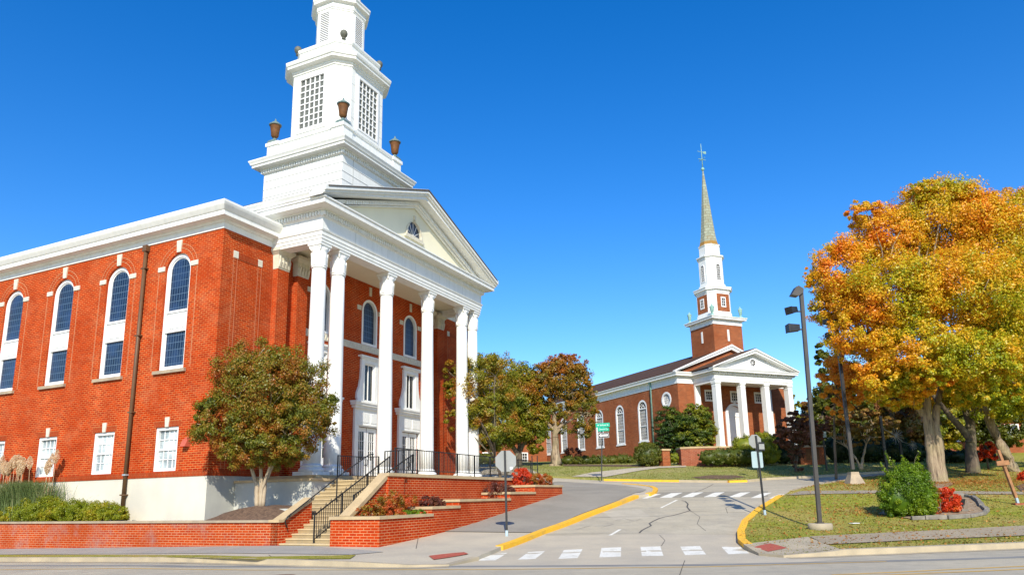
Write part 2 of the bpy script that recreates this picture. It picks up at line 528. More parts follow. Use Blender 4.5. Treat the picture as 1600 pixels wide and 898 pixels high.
def grass_mat(name, cs, dry):
    m, t, b = newmat(name)
    c = ramp(t, noise(t, 3.2, 8, .72), [(.28, cs[0]), (.45, cs[1]), (.58, cs[2]), (.75, cs[3])])
    c = mixc(t, ramp(t, noise(t, .35, 5, .7), [(.4, g3(0)), (.66, g3(.85))]), c, dry)
    c = mixc(t, .45, c, ramp(t, noise(t, 28, 4, .7), [(.3, g3(.12)), (.7, g3(.92))]), 'OVERLAY')
    t.links.new(c, b.inputs['Base Color']); b.inputs['Roughness'].default_value = .95; b.inputs['Specular IOR Level'].default_value = .1
    bump(t, b, noise(t, 14, 6, .75), .9, .05)
    return m
M['lawn'] = grass_mat('autumn lawn', [(.12, .16, .008), (.21, .245, .02), (.32, .30, .045), (.43, .35, .10)], (.39, .29, .09))
M['lawn2'] = grass_mat('church lawn', [(.13, .17, .025), (.21, .23, .04), (.29, .29, .08), (.38, .34, .13)], (.34, .30, .12))

def leafmat(name, cols, grad=None, nscale=.35, nw=.5, rw=.5, trans=.35):
    """cols: ramp stops; grad=(axis vector, offset, weight) drifts the leaf colour through the crown"""
    m = bpy.data.materials.new(name); m.use_nodes = True; t = m.node_tree
    for n in list(t.nodes):
        if n.type == 'BSDF_PRINCIPLED': t.nodes.remove(n)
    out = [n for n in t.nodes if n.type == 'OUTPUT_MATERIAL'][0]
    at = N(t, 'ShaderNodeAttribute'); at.attribute_name = 'rnd'
    def mul(s_, k):
        n = N(t, 'ShaderNodeMath', operation='MULTIPLY'); t.links.new(s_, n.inputs[0]); n.inputs[1].default_value = k; return n.outputs[0]
    def addn(a, b_):
        n = N(t, 'ShaderNodeMath', operation='ADD'); t.links.new(a, n.inputs[0])
        if isinstance(b_, float): n.inputs[1].default_value = b_
        else: t.links.new(b_, n.inputs[1])
        return n.outputs[0]
    nz = noise(t, nscale, 3, .6)
    # stretch the noise contrast round .5
    f = addn(mul(addn(nz, -.5), nw * 3.2), mul(at.outputs['Fac'], rw))
    f = addn(f, .5 - rw / 2)
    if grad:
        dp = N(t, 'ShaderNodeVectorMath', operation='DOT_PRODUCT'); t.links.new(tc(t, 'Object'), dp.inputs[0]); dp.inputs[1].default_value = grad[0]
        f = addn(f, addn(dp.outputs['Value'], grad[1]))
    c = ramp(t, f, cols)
    df = N(t, 'ShaderNodeBsdfDiffuse'); tr = N(t, 'ShaderNodeBsdfTranslucent'); gl = N(t, 'ShaderNodeBsdfGlossy')
    gl.inputs['Roughness'].default_value = .45; gl.inputs['Color'].default_value = (.6, .6, .6, 1)
    t.links.new(c, df.inputs[0]); t.links.new(c, tr.inputs[0])
    mx = N(t, 'ShaderNodeMixShader'); mx.inputs[0].default_value = trans
    t.links.new(df.outputs[0], mx.inputs[1]); t.links.new(tr.outputs[0], mx.inputs[2])
    m2 = N(t, 'ShaderNodeMixShader'); m2.inputs[0].default_value = .04
    t.links.new(mx.outputs[0], m2.inputs[1]); t.links.new(gl.outputs[0], m2.inputs[2])
    t.links.new(m2.outputs[0], out.inputs[0])
    return m
L = {}
L['myrtle'] = leafmat('crape myrtle leaves', [(.0, (.04, .06, .008)), (.3, (.17, .19, .014)), (.5, (.27, .20, .016)), (.75, (.36, .13, .016)), (1, (.42, .08, .014))], nscale=1.1, nw=.6)
L['green_bronze'] = leafmat('green and bronze leaves', [(.0, (.03, .06, .006)), (.3, (.16, .20, .012)), (.52, (.29, .26, .016)), (.76, (.38, .19, .016)), (1, (.42, .12, .016))], nscale=.5, nw=.6)
L['olive'] = leafmat('shaded olive leaves', [(0, (.03, .05, .006)), (.5, (.10, .12, .01)), (1, (.24, .22, .015))], nscale=.5)
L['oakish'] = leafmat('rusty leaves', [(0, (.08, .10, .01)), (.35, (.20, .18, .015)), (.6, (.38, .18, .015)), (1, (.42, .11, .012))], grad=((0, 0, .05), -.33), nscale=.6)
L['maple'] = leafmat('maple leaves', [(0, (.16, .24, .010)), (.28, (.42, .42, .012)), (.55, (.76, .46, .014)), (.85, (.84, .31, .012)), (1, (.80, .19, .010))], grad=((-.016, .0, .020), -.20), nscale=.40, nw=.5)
L['maple2'] = leafmat('yellow green maple leaves', [(0, (.08, .11, .01)), (.4, (.22, .25, .015)), (.7, (.5, .36, .02)), (1, (.6, .2, .015))], nscale=.4)
L['flame'] = leafmat('orange red leaves', [(0, (.70, .50, .03)), (.4, (.92, .48, .04)), (.8, (.92, .34, .04)), (1.1 if False else 1, (.90, .20, .03))], nscale=.7, nw=.25, trans=.5)
L['yew'] = leafmat('yew leaves', [(0, (.02, .05, .008)), (.35, (.07, .12, .010)), (.62, (.23, .25, .014)), (1, (.42, .33, .02))], grad=((.10, 0, .02), -.16), nscale=.7)
L['darkgreen'] = leafmat('dark evergreen leaves', [(0, (.012, .03, .01)), (.5, (.03, .06, .015)), (1, (.07, .10, .02))], nscale=.6)
L['hedge'] = leafmat('hedge leaves', [(0, (.05, .08, .012)), (.5, (.12, .14, .015)), (1, (.22, .21, .025))], nscale=1.0)
L['juniper'] = leafmat('juniper leaves', [(0, (.10, .15, .006)), (.5, (.26, .30, .010)), (.8, (.42, .36, .015)), (1, (.58, .27, .02))], nscale=1.1)
L['lime'] = leafmat('yellow juniper leaves', [(0, (.13, .17, .012)), (.5, (.30, .32, .018)), (1, (.46, .42, .03))], nscale=1)
L['bush'] = leafmat('holly leaves', [(0, (.04, .10, .005)), (.5, (.14, .24, .007)), (1, (.36, .43, .02))], nscale=1)
L['red'] = leafmat('red shrub leaves', [(0, (.45, .05, .01)), (.5, (.74, .06, .012)), (1, (.82, .20, .02))], nscale=2)
L['nandina'] = leafmat('red and green shrub leaves', [(0, (.13, .14, .015)), (.35, (.36, .20, .02)), (.6, (.50, .10, .015)), (1, (.62, .09, .02))], nscale=1.6, nw=.7)
L['barberry'] = leafmat('purple shrub leaves', [(0, (.10, .03, .025)), (.5, (.17, .05, .03)), (1, (.24, .10, .04))], nscale=2)
L['purple'] = leafmat('purple maple leaves', [(0, (.07, .05, .02)), (.5, (.17, .07, .035)), (1, (.26, .11, .06))], nscale=.8)
L['brownleaf'] = leafmat('brown gold leaves', [(0, (.12, .11, .015)), (.4, (.28, .20, .03)), (.7, (.38, .17, .04)), (1, (.26, .09, .04))], nscale=.6)
L['pampas'] = leafmat('pampas blades', [(0, (.11, .17, .05)), (.6, (.22, .29, .10)), (1, (.42, .40, .2))], nscale=1)
L['plume'] = leafmat('pampas plumes', [(0, (.78, .58, .36)), (1, (.88, .74, .52))], nscale=2, trans=.5)
L['litter'] = leafmat('fallen leaves', [(0, (.22, .10, .03)), (.5, (.5, .2, .04)), (1, (.6, .35, .1))], nscale=2)
def barkmat(name, c1, c2, c3):
    m, t, b = newmat(name)
    mp = N(t, 'ShaderNodeMapping'); mp.inputs['Scale'].default_value = (7, 7, 1.1); t.links.new(tc(t, 'Object'), mp.inputs[0])
    f = noise(t, 1.0, 6, .7, mp.outputs[0])
    c = ramp(t, f, [(.36, c3), (.48, c2), (.64, c1)])
    c = mixc(t, ramp(t, noise(t, 1.2, 3), [(.45, g3(0)), (.7, g3(.4))]), c, (.25, .24, .10))
    t.links.new(c, b.inputs['Base Color']); b.inputs['Roughness'].default_value = .95
    bump(t, b, f, 1.0, .06)
    return m
M['bark'] = barkmat('grey bark', (.40, .31, .20), (.27, .20, .13), (.08, .055, .04))
M['bark_pale'] = surf('pale smooth bark', (.46, .37, .25), (.36, .28, .19), 3, .8, .3)
M['bark_dark'] = barkmat('dark bark', (.16, .12, .08), (.10, .075, .055), (.03, .025, .02))
# ------------------------------------------------------------------ foliage
def leaf_mesh(name, C, size, mat, parent, rng, up=.35, aspect=.6, Nrm=None, rnd=None):
    n = len(C)
    nr = rng.normal(size=(n, 3))
    if Nrm is not None: nr = nr * .75 + Nrm * 1.1
    nr[:, 2] += up
    nr /= np.linalg.norm(nr, axis=1)[:, None]
    t = rng.normal(size=(n, 3)); a = np.cross(nr, t); a /= np.linalg.norm(a, axis=1)[:, None]
    b = np.cross(nr, a)
    s = (size * rng.uniform(.6, 1.35, n))[:, None]
    V = np.empty((n, 4, 3))
    V[:, 0] = C - a * s * .5; V[:, 1] = C - b * s * aspect * .5 + nr * s * .08; V[:, 2] = C + a * s * .5; V[:, 3] = C + b * s * aspect * .5 + nr * s * .08
    me = bpy.data.meshes.new(name)
    me.vertices.add(4 * n); me.vertices.foreach_set('co', V.reshape(-1))
    me.loops.add(4 * n); me.loops.foreach_set('vertex_index', np.arange(4 * n, dtype=np.int32))
    me.polygons.add(n)
    me.polygons.foreach_set('loop_start', np.arange(0, 4 * n, 4, dtype=np.int32))
    me.polygons.foreach_set('loop_total', np.full(n, 4, dtype=np.int32))
    me.update(calc_edges=True)
    at = me.attributes.new('rnd', 'FLOAT', 'FACE')
    if rnd is None: rnd = rng.random(n)
    at.data.foreach_set('value', rnd.astype(np.float32))
    me.materials.append(mat)
    o = bpy.data.objects.new(name, me); COL.objects.link(o)
    if parent: o.parent = parent
    return o
def sph(rng, n):
    d = rng.normal(size=(n, 3)); return d / np.linalg.norm(d, axis=1)[:, None]
def crown(blobs, n, rng, ncl=40, cl=.26, shell=.62, flat=.8):
    """leaf positions: every blob (cx,cy,cz,rx,ry,rz[,weight]) carries clusters near its skin"""
    vol = np.array([(b[3] * b[4] * b[5]) ** .67 * (b[6] if len(b) > 6 else 1) for b in blobs]); vol /= vol.sum()
    P, Q, W = [], [], []
    for b, v in zip(blobs, vol):
        k = max(3, int(ncl * v * len(blobs) ** .5)); m = int(n * v)
        d = sph(rng, k); rr = shell + (1 - shell) * rng.random(k) ** .6
        cc = np.array(b[:3]) + d * rr[:, None] * np.array(b[3:6]) * (1 + rng.normal(0, .06, k))[:, None]
        rad = cl * min(b[3:6]) * rng.uniform(.6, 1.5, k)
        wt = rad ** 2; wt /= wt.sum()
        idx = rng.choice(k, m, p=wt)
        dd = sph(rng, m) * (rng.random(m) ** .45)[:, None] * rad[idx][:, None]
        dd[:, 2] *= flat
        p = cc[idx] + dd
        P.append(p); q = dd / np.maximum(rad[idx][:, None], 1e-6) + d[idx] * .5
        Q.append(q); W.append(rng.random(k)[idx] * .5 + rng.random(m) * .5)
    return np.concatenate(P), np.concatenate(Q), np.concatenate(W)
def branch_path(p0, p1, rng, bow=.12, n=5):
    p0, p1 = Vector(p0), Vector(p1); L_ = (p1 - p0).length; out = []
    off = Vector(rng.normal(size=3)) * bow * L_
    for i in range(n + 1):
        t = i / n; out.append(p0.lerp(p1, t) + off * math.sin(math.pi * t) + Vector((0, 0, .10 * L_ * math.sin(math.pi * t))))
    return out
def tree(name, label, cat, base, stems, blobs, mat, bark, n=20000, leaf=.14, ncl=40, cl=.26, shell=.62, nbr=14, seed=1, group=None, root=.0, up=.35, fork=None, flat=.8):
    """stems: list of ([points relative to base], r0, r1); blobs relative to base"""
    rng = np.random.default_rng(seed)
    t = thing(name, label, cat, base, 0, group)
    mb = MB()
    tips = []
    for pts, r0, r1 in stems:
        k = len(pts)
        rr = [r0 + (r1 - r0) * i / (k - 1) for i in range(k)]
        if root:
            pts = [(pts[0][0], pts[0][1], pts[0][2] - .15), (pts[0][0], pts[0][1], pts[0][2] + .12)] + list(pts[1:]); rr = [r0 * (1 + root), r0 * (1 + root * .35)] + rr[1:]
            k = len(pts)
        # smooth subdivision with a little wander
        P_, Rr = [], []
        for i in range(k - 1):
            for j in range(4):
                u = j / 4; q = Vector(pts[i]).lerp(Vector(pts[i + 1]), u)
                q += Vector(rng.normal(size=3)) * r0 * .06 * (1 if (i or j) else 0)
                P_.append(q); Rr.append((rr[i] * (1 - u) + rr[i + 1] * u) * rng.uniform(.97, 1.03))
        P_.append(Vector(pts[-1])); Rr.append(rr[-1])
        mb.tube(P_, Rr, 10)
        tips.append((Vector(pts[-1]), rr[-1], Vector(pts[-2])))
    for i in range(nbr):
        b = blobs[i % len(blobs)]
        d = sph(rng, 1)[0]; d[2] = d[2] * .7 + .15
        tgt = Vector((b[0] + d[0] * b[3] * .85, b[1] + d[1] * b[4] * .85, b[2] + d[2] * b[5] * .8))
        tip = min(tips, key=lambda q: (q[0] - tgt).length)
        st = tip[0].lerp(tip[2], rng.uniform(0, .5))
        r = tip[1] * rng.uniform(.5, .9)
        path = branch_path(st, tgt, rng)
        mb.tube(path, [r * (1 - .85 * j / 5) + .006 for j in range(6)], 6)
        for s_ in range(3):
            st2 = path[int(rng.integers(2, 5))]; d2 = sph(rng, 1)[0]
            t2 = Vector(st2) + Vector(d2) * min(b[3:6]) * .6
            p2 = branch_path(st2, t2, rng)
            mb.tube(p2, [r * .4 * (1 - .85 * j / 5) + .004 for j in range(6)], 4)
    mb.build('trunk', bark, t, uv=False)
    P_, Q, W = crown(blobs, n, rng, ncl, cl, shell, flat)
    leaf_mesh('crown', P_, leaf, mat, t, rng, up, Nrm=Q, rnd=W)
    return t
def shrub(name, label, cat, base, blobs, mat, n=5000, leaf=.07, seed=1, group=None, ncl=30, cl=.3, shell=.7, stems=True, up=.4, flat=.9, core=None):
    rng = np.random.default_rng(seed)
    t = thing(name, label, cat, base, 0, group)
    P_, Q, W = crown(blobs, n, rng, ncl, cl, shell, flat)
    keep = P_[:, 2] > -.02
    leaf_mesh('foliage', P_[keep], leaf, mat, t, rng, up, Nrm=Q[keep], rnd=W[keep])
    if core:      # dense inner twig mass so that nothing shows through a clipped shrub
        cb = MB()
        for b in blobs:
            k = core
            pr = [(max(.01, b[3] * k * math.cos(a)), b[5] * k * math.sin(a)) for a in np.linspace(-1.45, 1.5, 9)]
            m0 = len(cb.v); cb.lathe((0, 0, 0), pr, 12)
            for i in range(m0, len(cb.v)):
                x, y, z = cb.v[i]; cb.v[i] = (b[0] + x, b[1] + y * b[4] / b[3], max(0, b[2] + z))
        cb.build('inner_foliage', mat, t, uv=False)
    if stems:
        for i in range(5):
            mb = MB(); b = blobs[i % len(blobs)]; a = rng.uniform(0, 6.28)
            mb.tube(branch_path((b[0] + .05 * math.cos(a), b[1] + .05 * math.sin(a), -.05), (b[0] + b[3] * .6 * math.cos(a), b[1] + b[4] * .6 * math.sin(a), b[2] + b[5] * .4), rng), [.025, .02, .016, .012, .008, .005], 5)
            mb.build('stem', M['bark_dark'], t, uv=False)
    return t

# ------------------------------------------------------------------ ground, roads, pavements
RAMPS = [(G(690, 877), 2.2), (G(1200, 862), 2.0), (G(1003, 765), 1.6), (G(1225, 769), 1.2)]
def TH(x, y):
    z = T(x, y)
    for p, r in RAMPS:
        d = math.hypot(x - p.x, y - p.y)
        if d < r: z -= .105 * (1 - d / r) ** .7
    return z
def sheet(name, mat, poly, dz, hf=None, step=.8, skirt=0, kind='structure', parent=None):
    o = drape(poly, dz, step, hf, skirt).build(name, mat, parent)
    if kind and not parent: o['kind'] = kind
    return o
# the ground as one sheet out to the horizon
gx = [-2500, -900, -400, -200] + list(range(-120, 181, 4)) + [220, 400, 900, 2500]
gy = [-400, -60] + list(range(-20, 161, 3)) + [180, 220, 300, 500, 1000, 4000]
mb = MB()
vs = [(x, y, T(x, y) - .22) for y in gy for x in gx]
nx = len(gx)
mb.add(vs, [(j * nx + i, j * nx + i + 1, (j + 1) * nx + i + 1, (j + 1) * nx + i) for j in range(len(gy) - 1) for i in range(nx - 1)], True)
mb.build('ground', M['lawn2'])['kind'] = 'structure'
# the road: main street, side street and the circle beyond (lawns and pavements stand 12 cm above it)
sheet('road', M['road'], [(-60, -14), (70, -14), (70, 40), (30, 58), (14, 62), (-14, 60), (-40, 48), (-60, 52)], ROAD, step=1.2)

def GP(*pts, dz=0.0): return [(lambda p: (p.x, p.y))(G(x, y, dz)) for x, y in pts]
def W1(*pts): return [(lambda p: (p.x, p.y))(C1.w(x, y)) for x, y in pts]
# pavement island round the near church
left_curb = W1((-5.45, 42), (-5.45, 12), (-5.5, -2)) + GP((548, 877.5), (640, 878), (700, 876), (745, 868), (783, 853), (850, 828), (920, 802), (960, 787.5), (996, 773.5), (1014, 771), (1024, 766.5), (1026, 762.5), (1019, 759.5), (1000, 757), (961, 753.5), (912, 750.5), (866, 747.5))
left_poly = left_curb + W1((40, 6), (44, 60), (0, 60))
sheet('pavement', M['conc'], left_poly, 0, TH, .5, skirt=.2)
sheet('pavement', M['conc_grey'], W1((-5.0, 42), (-2.0, 42), (-1.8, -7.2)) + GP((600, 862), (548, 866.5)) + W1((-4.2, -3), (-4.2, 12)), .014, TH, .5)
sheet('pavement', M['asph'], GP((652, 831.5), (835, 832), (905, 804), (960, 784), (992, 770), (1010, 763), (960, 757), (912, 754), (872, 752)) + W1((24, -5), (14, -9.6), (4.6, -9.95)), .022, TH, .5)
o = sheet('grass_strip', M['lawn'], W1((-5.25, 42), (-4.25, 42), (-4.25, 8)) + GP((400, 869.8), (520, 868), (556, 867), (547, 873), (400, 874.5)) + W1((-5.25, 6)), .02, TH, .4)
# lawn island on the right
right_edge = GP((1315, 859.5), (1300, 860.5), (1225, 863), (1190, 860), (1167, 851), (1156, 842), (1155, 829), (1162, 813), (1184, 794), (1209, 779), (1219, 772), (1235, 765.5), (1272, 757), (1319, 749.5), (1344, 745), (1375, 742), (1400, 738.5), (1428, 731))
far_r = [(right_edge[-1][0] + 6, right_edge[-1][1] + 14), (60, 110), (110, 110), (110, 22)]
rc = GP((1600, 848.5), (1500, 852.5), (1400, 856.5))
far_l = [(70, 34), (40, 27), (25, 23.2)]
right_poly = rc + right_edge + far_r + far_l
sheet('lawn', M['lawn'], right_poly, 0, TH, .6, skirt=.2)
# lawn in front of the far church
far_edge = GP((866, 743.5), (941, 747.5), (1062, 749.5), (1137, 750.5), (1165, 749.5), (1194, 746.5), (1275, 742.5), (1325, 739), (1384, 735.5), (1410, 731), (1432, 722))
far_poly = [(-9, 54), (-9, 130), (90, 150), (60, 112), (far_edge[-1][0] + 8, far_edge[-1][1] + 22)] + far_edge[::-1]
sheet('lawn', M['lawn2'], far_poly, -.004, None, step=1.5, skirt=.2)
# kerbs
def curbrun(name, mat, pts, w=.24, side=0.0, dz=.02):
    o = strip(pts, w, dz, .2, TH, side).build(name, mat); o['kind'] = 'structure'; return o
curbrun('kerb', M['kerb'], left_curb[0:7], side=-.05)
yl = GP((783, 853), (850, 828), (920, 802), (960, 787.5), (996, 773.5))
curbrun('kerb', M['yellow'], yl, .26, -.06, .025)
curbrun('kerb', M['yellow'], GP((1014, 771), (1024, 766.5), (1026, 762.5), (1019, 759.5), (1000, 757), (975, 755)), .26, -.06, .025)
curbrun('kerb', M['kerb'], [(34, 25.6)] + rc + right_edge[0:5], w=.3, side=.05, dz=.035)
curbrun('kerb', M['yellow'], right_edge[4:11], .26, .06, .03)
curbrun('kerb', M['kerb'], right_edge[11:], side=.05)
curbrun('kerb', M['yellow'], GP((945, 747.7), (1000, 748.7), (1062, 749.5)), .2, .1, .012)
curbrun('kerb', M['kerb'], GP((1062, 749.5), (1137, 750.5)), .18, .09)
curbrun('kerb', M['yellow'], GP((1137, 750.5), (1165, 749.5)), .2, .1, .012)
curbrun('kerb', M['kerb'], GP((1165, 749.5), (1194, 746.5), (1275, 742.5), (1325, 739), (1384, 735.5), (1410, 731)), .18, .09)
# concrete gutters at the foot of the kerbs
def gutter(pts, w=.42, side=0.0):
    o = strip(pts, w, .008, 0, lambda x, y: T(x, y) + ROAD, side).build('gutter', M['kerb']); o['kind'] = 'structure'
gutter(left_curb[0:6], side=.21)
gutter([(34, 24.9)] + rc + right_edge[0:3], side=-.21)
# paths
sheet('pavement', M['kerb'], GP((1167, 850), (1195, 846.5), (1262, 839), (1280, 846), (1312, 858), (1225, 861.5), (1190, 858.5)), .026, TH, .4)
sheet('pavement', surf('brown pavement', (.36, .29, .19), (.31, .25, .17), 1, .9, .2, stain=(.25, .2, .14), fine=.3), GP((1265, 838.5), (1400, 832), (1500, 827), (1600, 821.5)) + [(34, 28.5), (60, 37), (60, 35), (34, 26.5)] + GP((1600, 837), (1450, 843), (1292, 851), (1280, 846)), .03, TH, .5)
sheet('tactile_paving', M['tactile'], GP((670, 867.5), (725, 862.8), (732, 865.3), (678, 871)), .022, TH, .3)
sheet('tactile_paving', M['tactile'], GP((1178, 854), (1203, 850), (1230, 855), (1200, 858.5)), .036, TH, .3)
sheet('path', surf('brown grey path', (.33, .28, .20), (.27, .23, .17), 1.2, .9, .2), GP((1226, 771), (1250, 767), (1380, 766.3), (1500, 767.5), (1600, 768.5), (1600, 772.5), (1500, 772), (1380, 770.5), (1240, 772.5)), .03, TH, .5)
sheet('path', M['conc'], GP((893, 744.5), (925, 738), (985, 731.5), (1030, 728.5), (1072, 727.3), (1072, 729.5), (1030, 731), (1000, 735), (945, 745)), .03, None, .6)
# painted markings on the road
def z8(*p): return GP(*[(740 + x / 3.478, 700 + y / 3.478) for x, y in p], dz=ROAD)
RD = lambda x, y: T(x, y) + ROAD
bars = [((22, 610), (118, 608), (183, 567), (80, 570)), ((238, 605), (335, 600), (388, 557), (297, 563)), ((460, 600), (565, 595), (592, 547), (490, 552)),
        ((683, 592), (800, 588), (802, 536), (695, 541)), ((915, 585), (1032, 583), (1015, 532), (907, 535)), ((1150, 580), (1264, 576), (1230, 530), (1123, 533)), ((1385, 575), (1500, 570), (1450, 530), (1348, 535))]
for b in bars: sheet('crosswalk_bar', M['paint'], z8(*b), .004, RD, .4)
bars2 = [((915, 272), (945, 272), (1020, 248), (985, 248)), ((1010, 268), (1075, 268), (1137, 240), (1075, 243)), ((1128, 266), (1190, 264), (1250, 238), (1190, 240)), ((1250, 265), (1315, 263), (1365, 238), (1310, 240)),
         ((1385, 265), (1445, 265), (1505, 238), (1450, 240)), ((1505, 270), (1560, 268), (1620, 241), (1570, 243)), ((1605, 272), (1655, 272), (1700, 250), (1660, 250))]
for b in bars2: sheet('crosswalk_bar', M['paint'], z8(*b), .004, RD, .6)
sheet('lane_dash', M['paint'], z8((1012, 323), (1024, 323), (1112, 280), (1099, 280)), .004, RD, .5)
sheet('lane_dash', M['paint'], z8((732, 472), (750, 472), (804, 440), (788, 440)), .004, RD, .5)
def mark(name, mat, pts, w, dz=.004):
    q = [(lambda p: (p.x, p.y))(p) for p in pts]
    o = strip(q, w, dz, 0, RD).build(name, mat); o['kind'] = 'structure'; return o
mark('crack', M['crack'], [G(740 + x / 3.478, 700 + y / 3.478, ROAD) for x, y in [(1130, 283), (1150, 288), (1165, 302), (1160, 318), (1176, 338), (1130, 352), (1085, 364), (1040, 372), (1010, 380), (975, 396), (955, 408), (965, 420), (940, 432), (915, 445), (900, 460)]], .07)
mark('crack', M['crack'], [G(740 + x / 3.478, 700 + y / 3.478, ROAD) for x, y in [(1176, 342), (1300, 345), (1480, 347)]], .03)
mark('crack', M['crack'], [G(740 + x / 3.478, 700 + y / 3.478, ROAD) for x, y in [(640, 378), (800, 372), (1010, 370)]], .03)
mark('crack', M['crack'], [G(740 + x / 3.478, 700 + y / 3.478, ROAD) for x, y in [(1200, 238), (1240, 225), (1270, 212), (1302, 195)]], .05)
sheet('road', M['conc'], z8((200, 530), (260, 505), (390, 466), (700, 463), (1000, 464), (1300, 467), (1438, 470), (1436, 510), (1470, 540), (1560, 590), (2000, 600), (2000, 602), (1600, 632), (0, 660), (-300, 650), (-300, 600), (0, 590)), .002, RD, 1.0)
mark('road_joint', M['crack'], [G(740 + x / 3.478, 700 + y / 3.478, ROAD) for x, y in [(390, 466), (700, 463), (1000, 464), (1300, 467), (1438, 470)]], .02, .005)
mark('road_joint', M['crack'], [G(x, y, ROAD) for x, y in [(1070, 875), (1066, 886), (1062, 898)]], .02, .005)
mark('tyre_band', surf('dark wheel track', (.20, .195, .18), (.26, .25, .22), .8, .9, .1), [G(x, y, ROAD) for x, y in [(-300, 880), (0, 883), (300, 884.5), (600, 885), (900, 883.5), (1100, 882), (1300, 878), (1500, 873), (1700, 866)]], .42, .003)
mark('yellow_line', M['yline'], [G(x, y, ROAD) for x, y in [(-200, 886), (0, 889.5), (400, 890), (800, 888.8), (1100, 885), (1385, 876.5)]], .09, .006)
mark('yellow_line', M['yline'], [G(x, y, ROAD) for x, y in [(1300, 897.5), (1400, 893.5), (1500, 888.5), (1600, 884), (1750, 877)]], .10, .006)
mark('yellow_line', M['yline'], [G(x, y, ROAD) for x, y in [(1370, 898.5), (1450, 895), (1550, 891), (1700, 884)]], .10, .006)
# repairs, wheel tracks and finer cracks on the side street
M['patch'] = surf('darker road patch', (.25, .225, .175), (.31, .28, .21), 1.4, .9, .2, fine=.3)
M['patch2'] = surf('paler road patch', (.46, .41, .31), (.40, .355, .27), 1.1, .9, .2, fine=.3)
sheet('road_patch', M['patch'], z8((1010, 238), (1600, 232), (1600, 262), (980, 268), (930, 262)), .0022, RD, .8)
sheet('road_patch', M['patch2'], z8((700, 345), (905, 330), (960, 372), (770, 392)), .0022, RD, .6)
for pts in ([(1176, 338), (1230, 372), (1215, 410), (1262, 448)], [(770, 392), (820, 380), (870, 396), (905, 386)], [(1420, 300), (1370, 322), (1380, 352)], [(560, 440), (640, 420), (700, 428), (760, 412)], [(1010, 470), (1040, 500), (1020, 530)]):
    mark('crack', M['crack'], [G(740 + x / 3.478, 700 + y / 3.478, ROAD) for x, y in pts], .022, .0045)
o = sheet('manhole_cover', surf('rusty iron cover', (.20, .10, .06), (.12, .07, .05), 8, .7, .3), [(lambda g: (g.x + .33 * math.cos(a), g.y + .33 * math.sin(a)))(G(440, 899, ROAD)) for a in [k * math.pi / 8 for k in range(16)]], .006, RD, .3)
# pavement joints on the near side
for pts in ([(420, 866.5), (428, 872)], [(250, 866.5), (250, 871)], [(655, 832), (650, 857)],):
    mark('pavement_joint', M['crack'], [G(*p) for p in pts], .02, .13)
# ================================================================== NEAR CHURCH
ch = thing('church', 'large red brick church with white columned portico and tall white bell tower beside the street', 'church', C1.o[:], C1.rot)
XC = 10.62
brickjoint = surf('pale mortar line', (.52, .24, .12), (.44, .19, .09), 3)
f0, f1 = fX(0.0), fX(.24)
WY = [2.72 + 4.08 * k for k in range(6)]
SY = [2.60 + 4.10 * k for k in range(6)]
def tallwin(y, t=0.0): return arch(y, 1.62, 7.36, 11.95, 14, t)
def smallwin(y, t=0.0): return rect(y, 1.42, 2.98, 4.86, t)
holes = [tallwin(y) for y in WY] + [smallwin(y) for y in SY]
YE = 27.5
wall_mb([(0, 2.95), (YE, 2.95), (YE, 13.5), (0, 13.5)], [[(a, max(b, 2.951)) for a, b in h] for h in holes], f0, f1).build('side_wall', M['brick'], ch)
mb = MB(); mb.box(-.03, .2, -.03, YE, 2.72, 2.95); mb.box(.2, 3.0, -.03, .2, 2.72, 2.95); mb.box(18.24, 21.24, -.03, .2, 2.72, 2.95)
mb.build('brick_belt', M['soldier'], ch)
# foundations: sunlit tone on the street side, shade put into the greyer front colour
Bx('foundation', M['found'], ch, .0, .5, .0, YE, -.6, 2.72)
Bx('foundation', M['found_grey_shade'], ch, .002, 3.0, -.012, .1, -.6, 2.72)
# front walls: two wings and the recessed portico wall with its openings
fw0, fw1 = fY(0.0), fY(.3)
DX = [XC - 4.1, XC, XC + 4.1]
def pwin(x, t=0.0): return arch(x, 1.42, 10.05, 12.0, 14, t)
def dwin(x, t=0.0): return rect(x, .95, 6.9, 9.0, t)
def door(x, t=0.0): return rect(x, 1.85, 2.75, 5.5, t)
ph = [pwin(x) for x in DX] + [dwin(x) for x in DX] + [door(x) for x in DX]
wall_mb([(0, 2.7), (21.2, 2.7), (21.2, 13.7), (0, 13.7)], [[(a, max(b, 2.701)) for a, b in h] for h in ph], fw0, fw1).build('front_wall', M['brick'], ch)
Bx('far_wall', M['brick'], ch, 21.0, 21.2, .01, YE, 2.0, 13.5)
# shallow brick panels on the wings: stone blocks and soldier head
for x0 in (.62, 19.15):
    for xx in (x0, x0 + 1.45):
        Bx('corner_block', M['stone'], ch, xx, xx + .27, -.03, .02, 12.3, 12.62)
    Bx('panel_head', M['soldier'], ch, x0 + .27, x0 + 1.45, -.022, .02, 12.28, 12.58)
    mb = MB()
    for xx in (x0 + .03, x0 + .24, x0 + 1.48, x0 + 1.69): mb.box(xx - .008, xx + .008, -.008, .02, 3.0, 12.3)
    mb.build('panel_joint', brickjoint, ch)
# wing cornices
wprof = [(.0, 13.46), (.05, 13.46), (.05, 13.72), (.12, 13.74), (.16, 13.82), (.50, 13.86), (.50, 14.06), (.54, 14.08), (.57, 14.12), (.66, 14.26), (.70, 14.36), (.70, 14.46), (.0, 14.5)]
MB().mould([(0, YE), (0, 0), (2.9, 0)], [(-a if False else a, z) for a, z in wprof]).build('cornice', M['white'], ch)
MB().mould([(18.34, 0), (21.2, 0), (21.2, YE)], wprof).build('cornice', M['white'], ch)
Bx('roof', M['flat_roof'], ch, .05, 21.15, .05, YE, 14.0, 14.3)
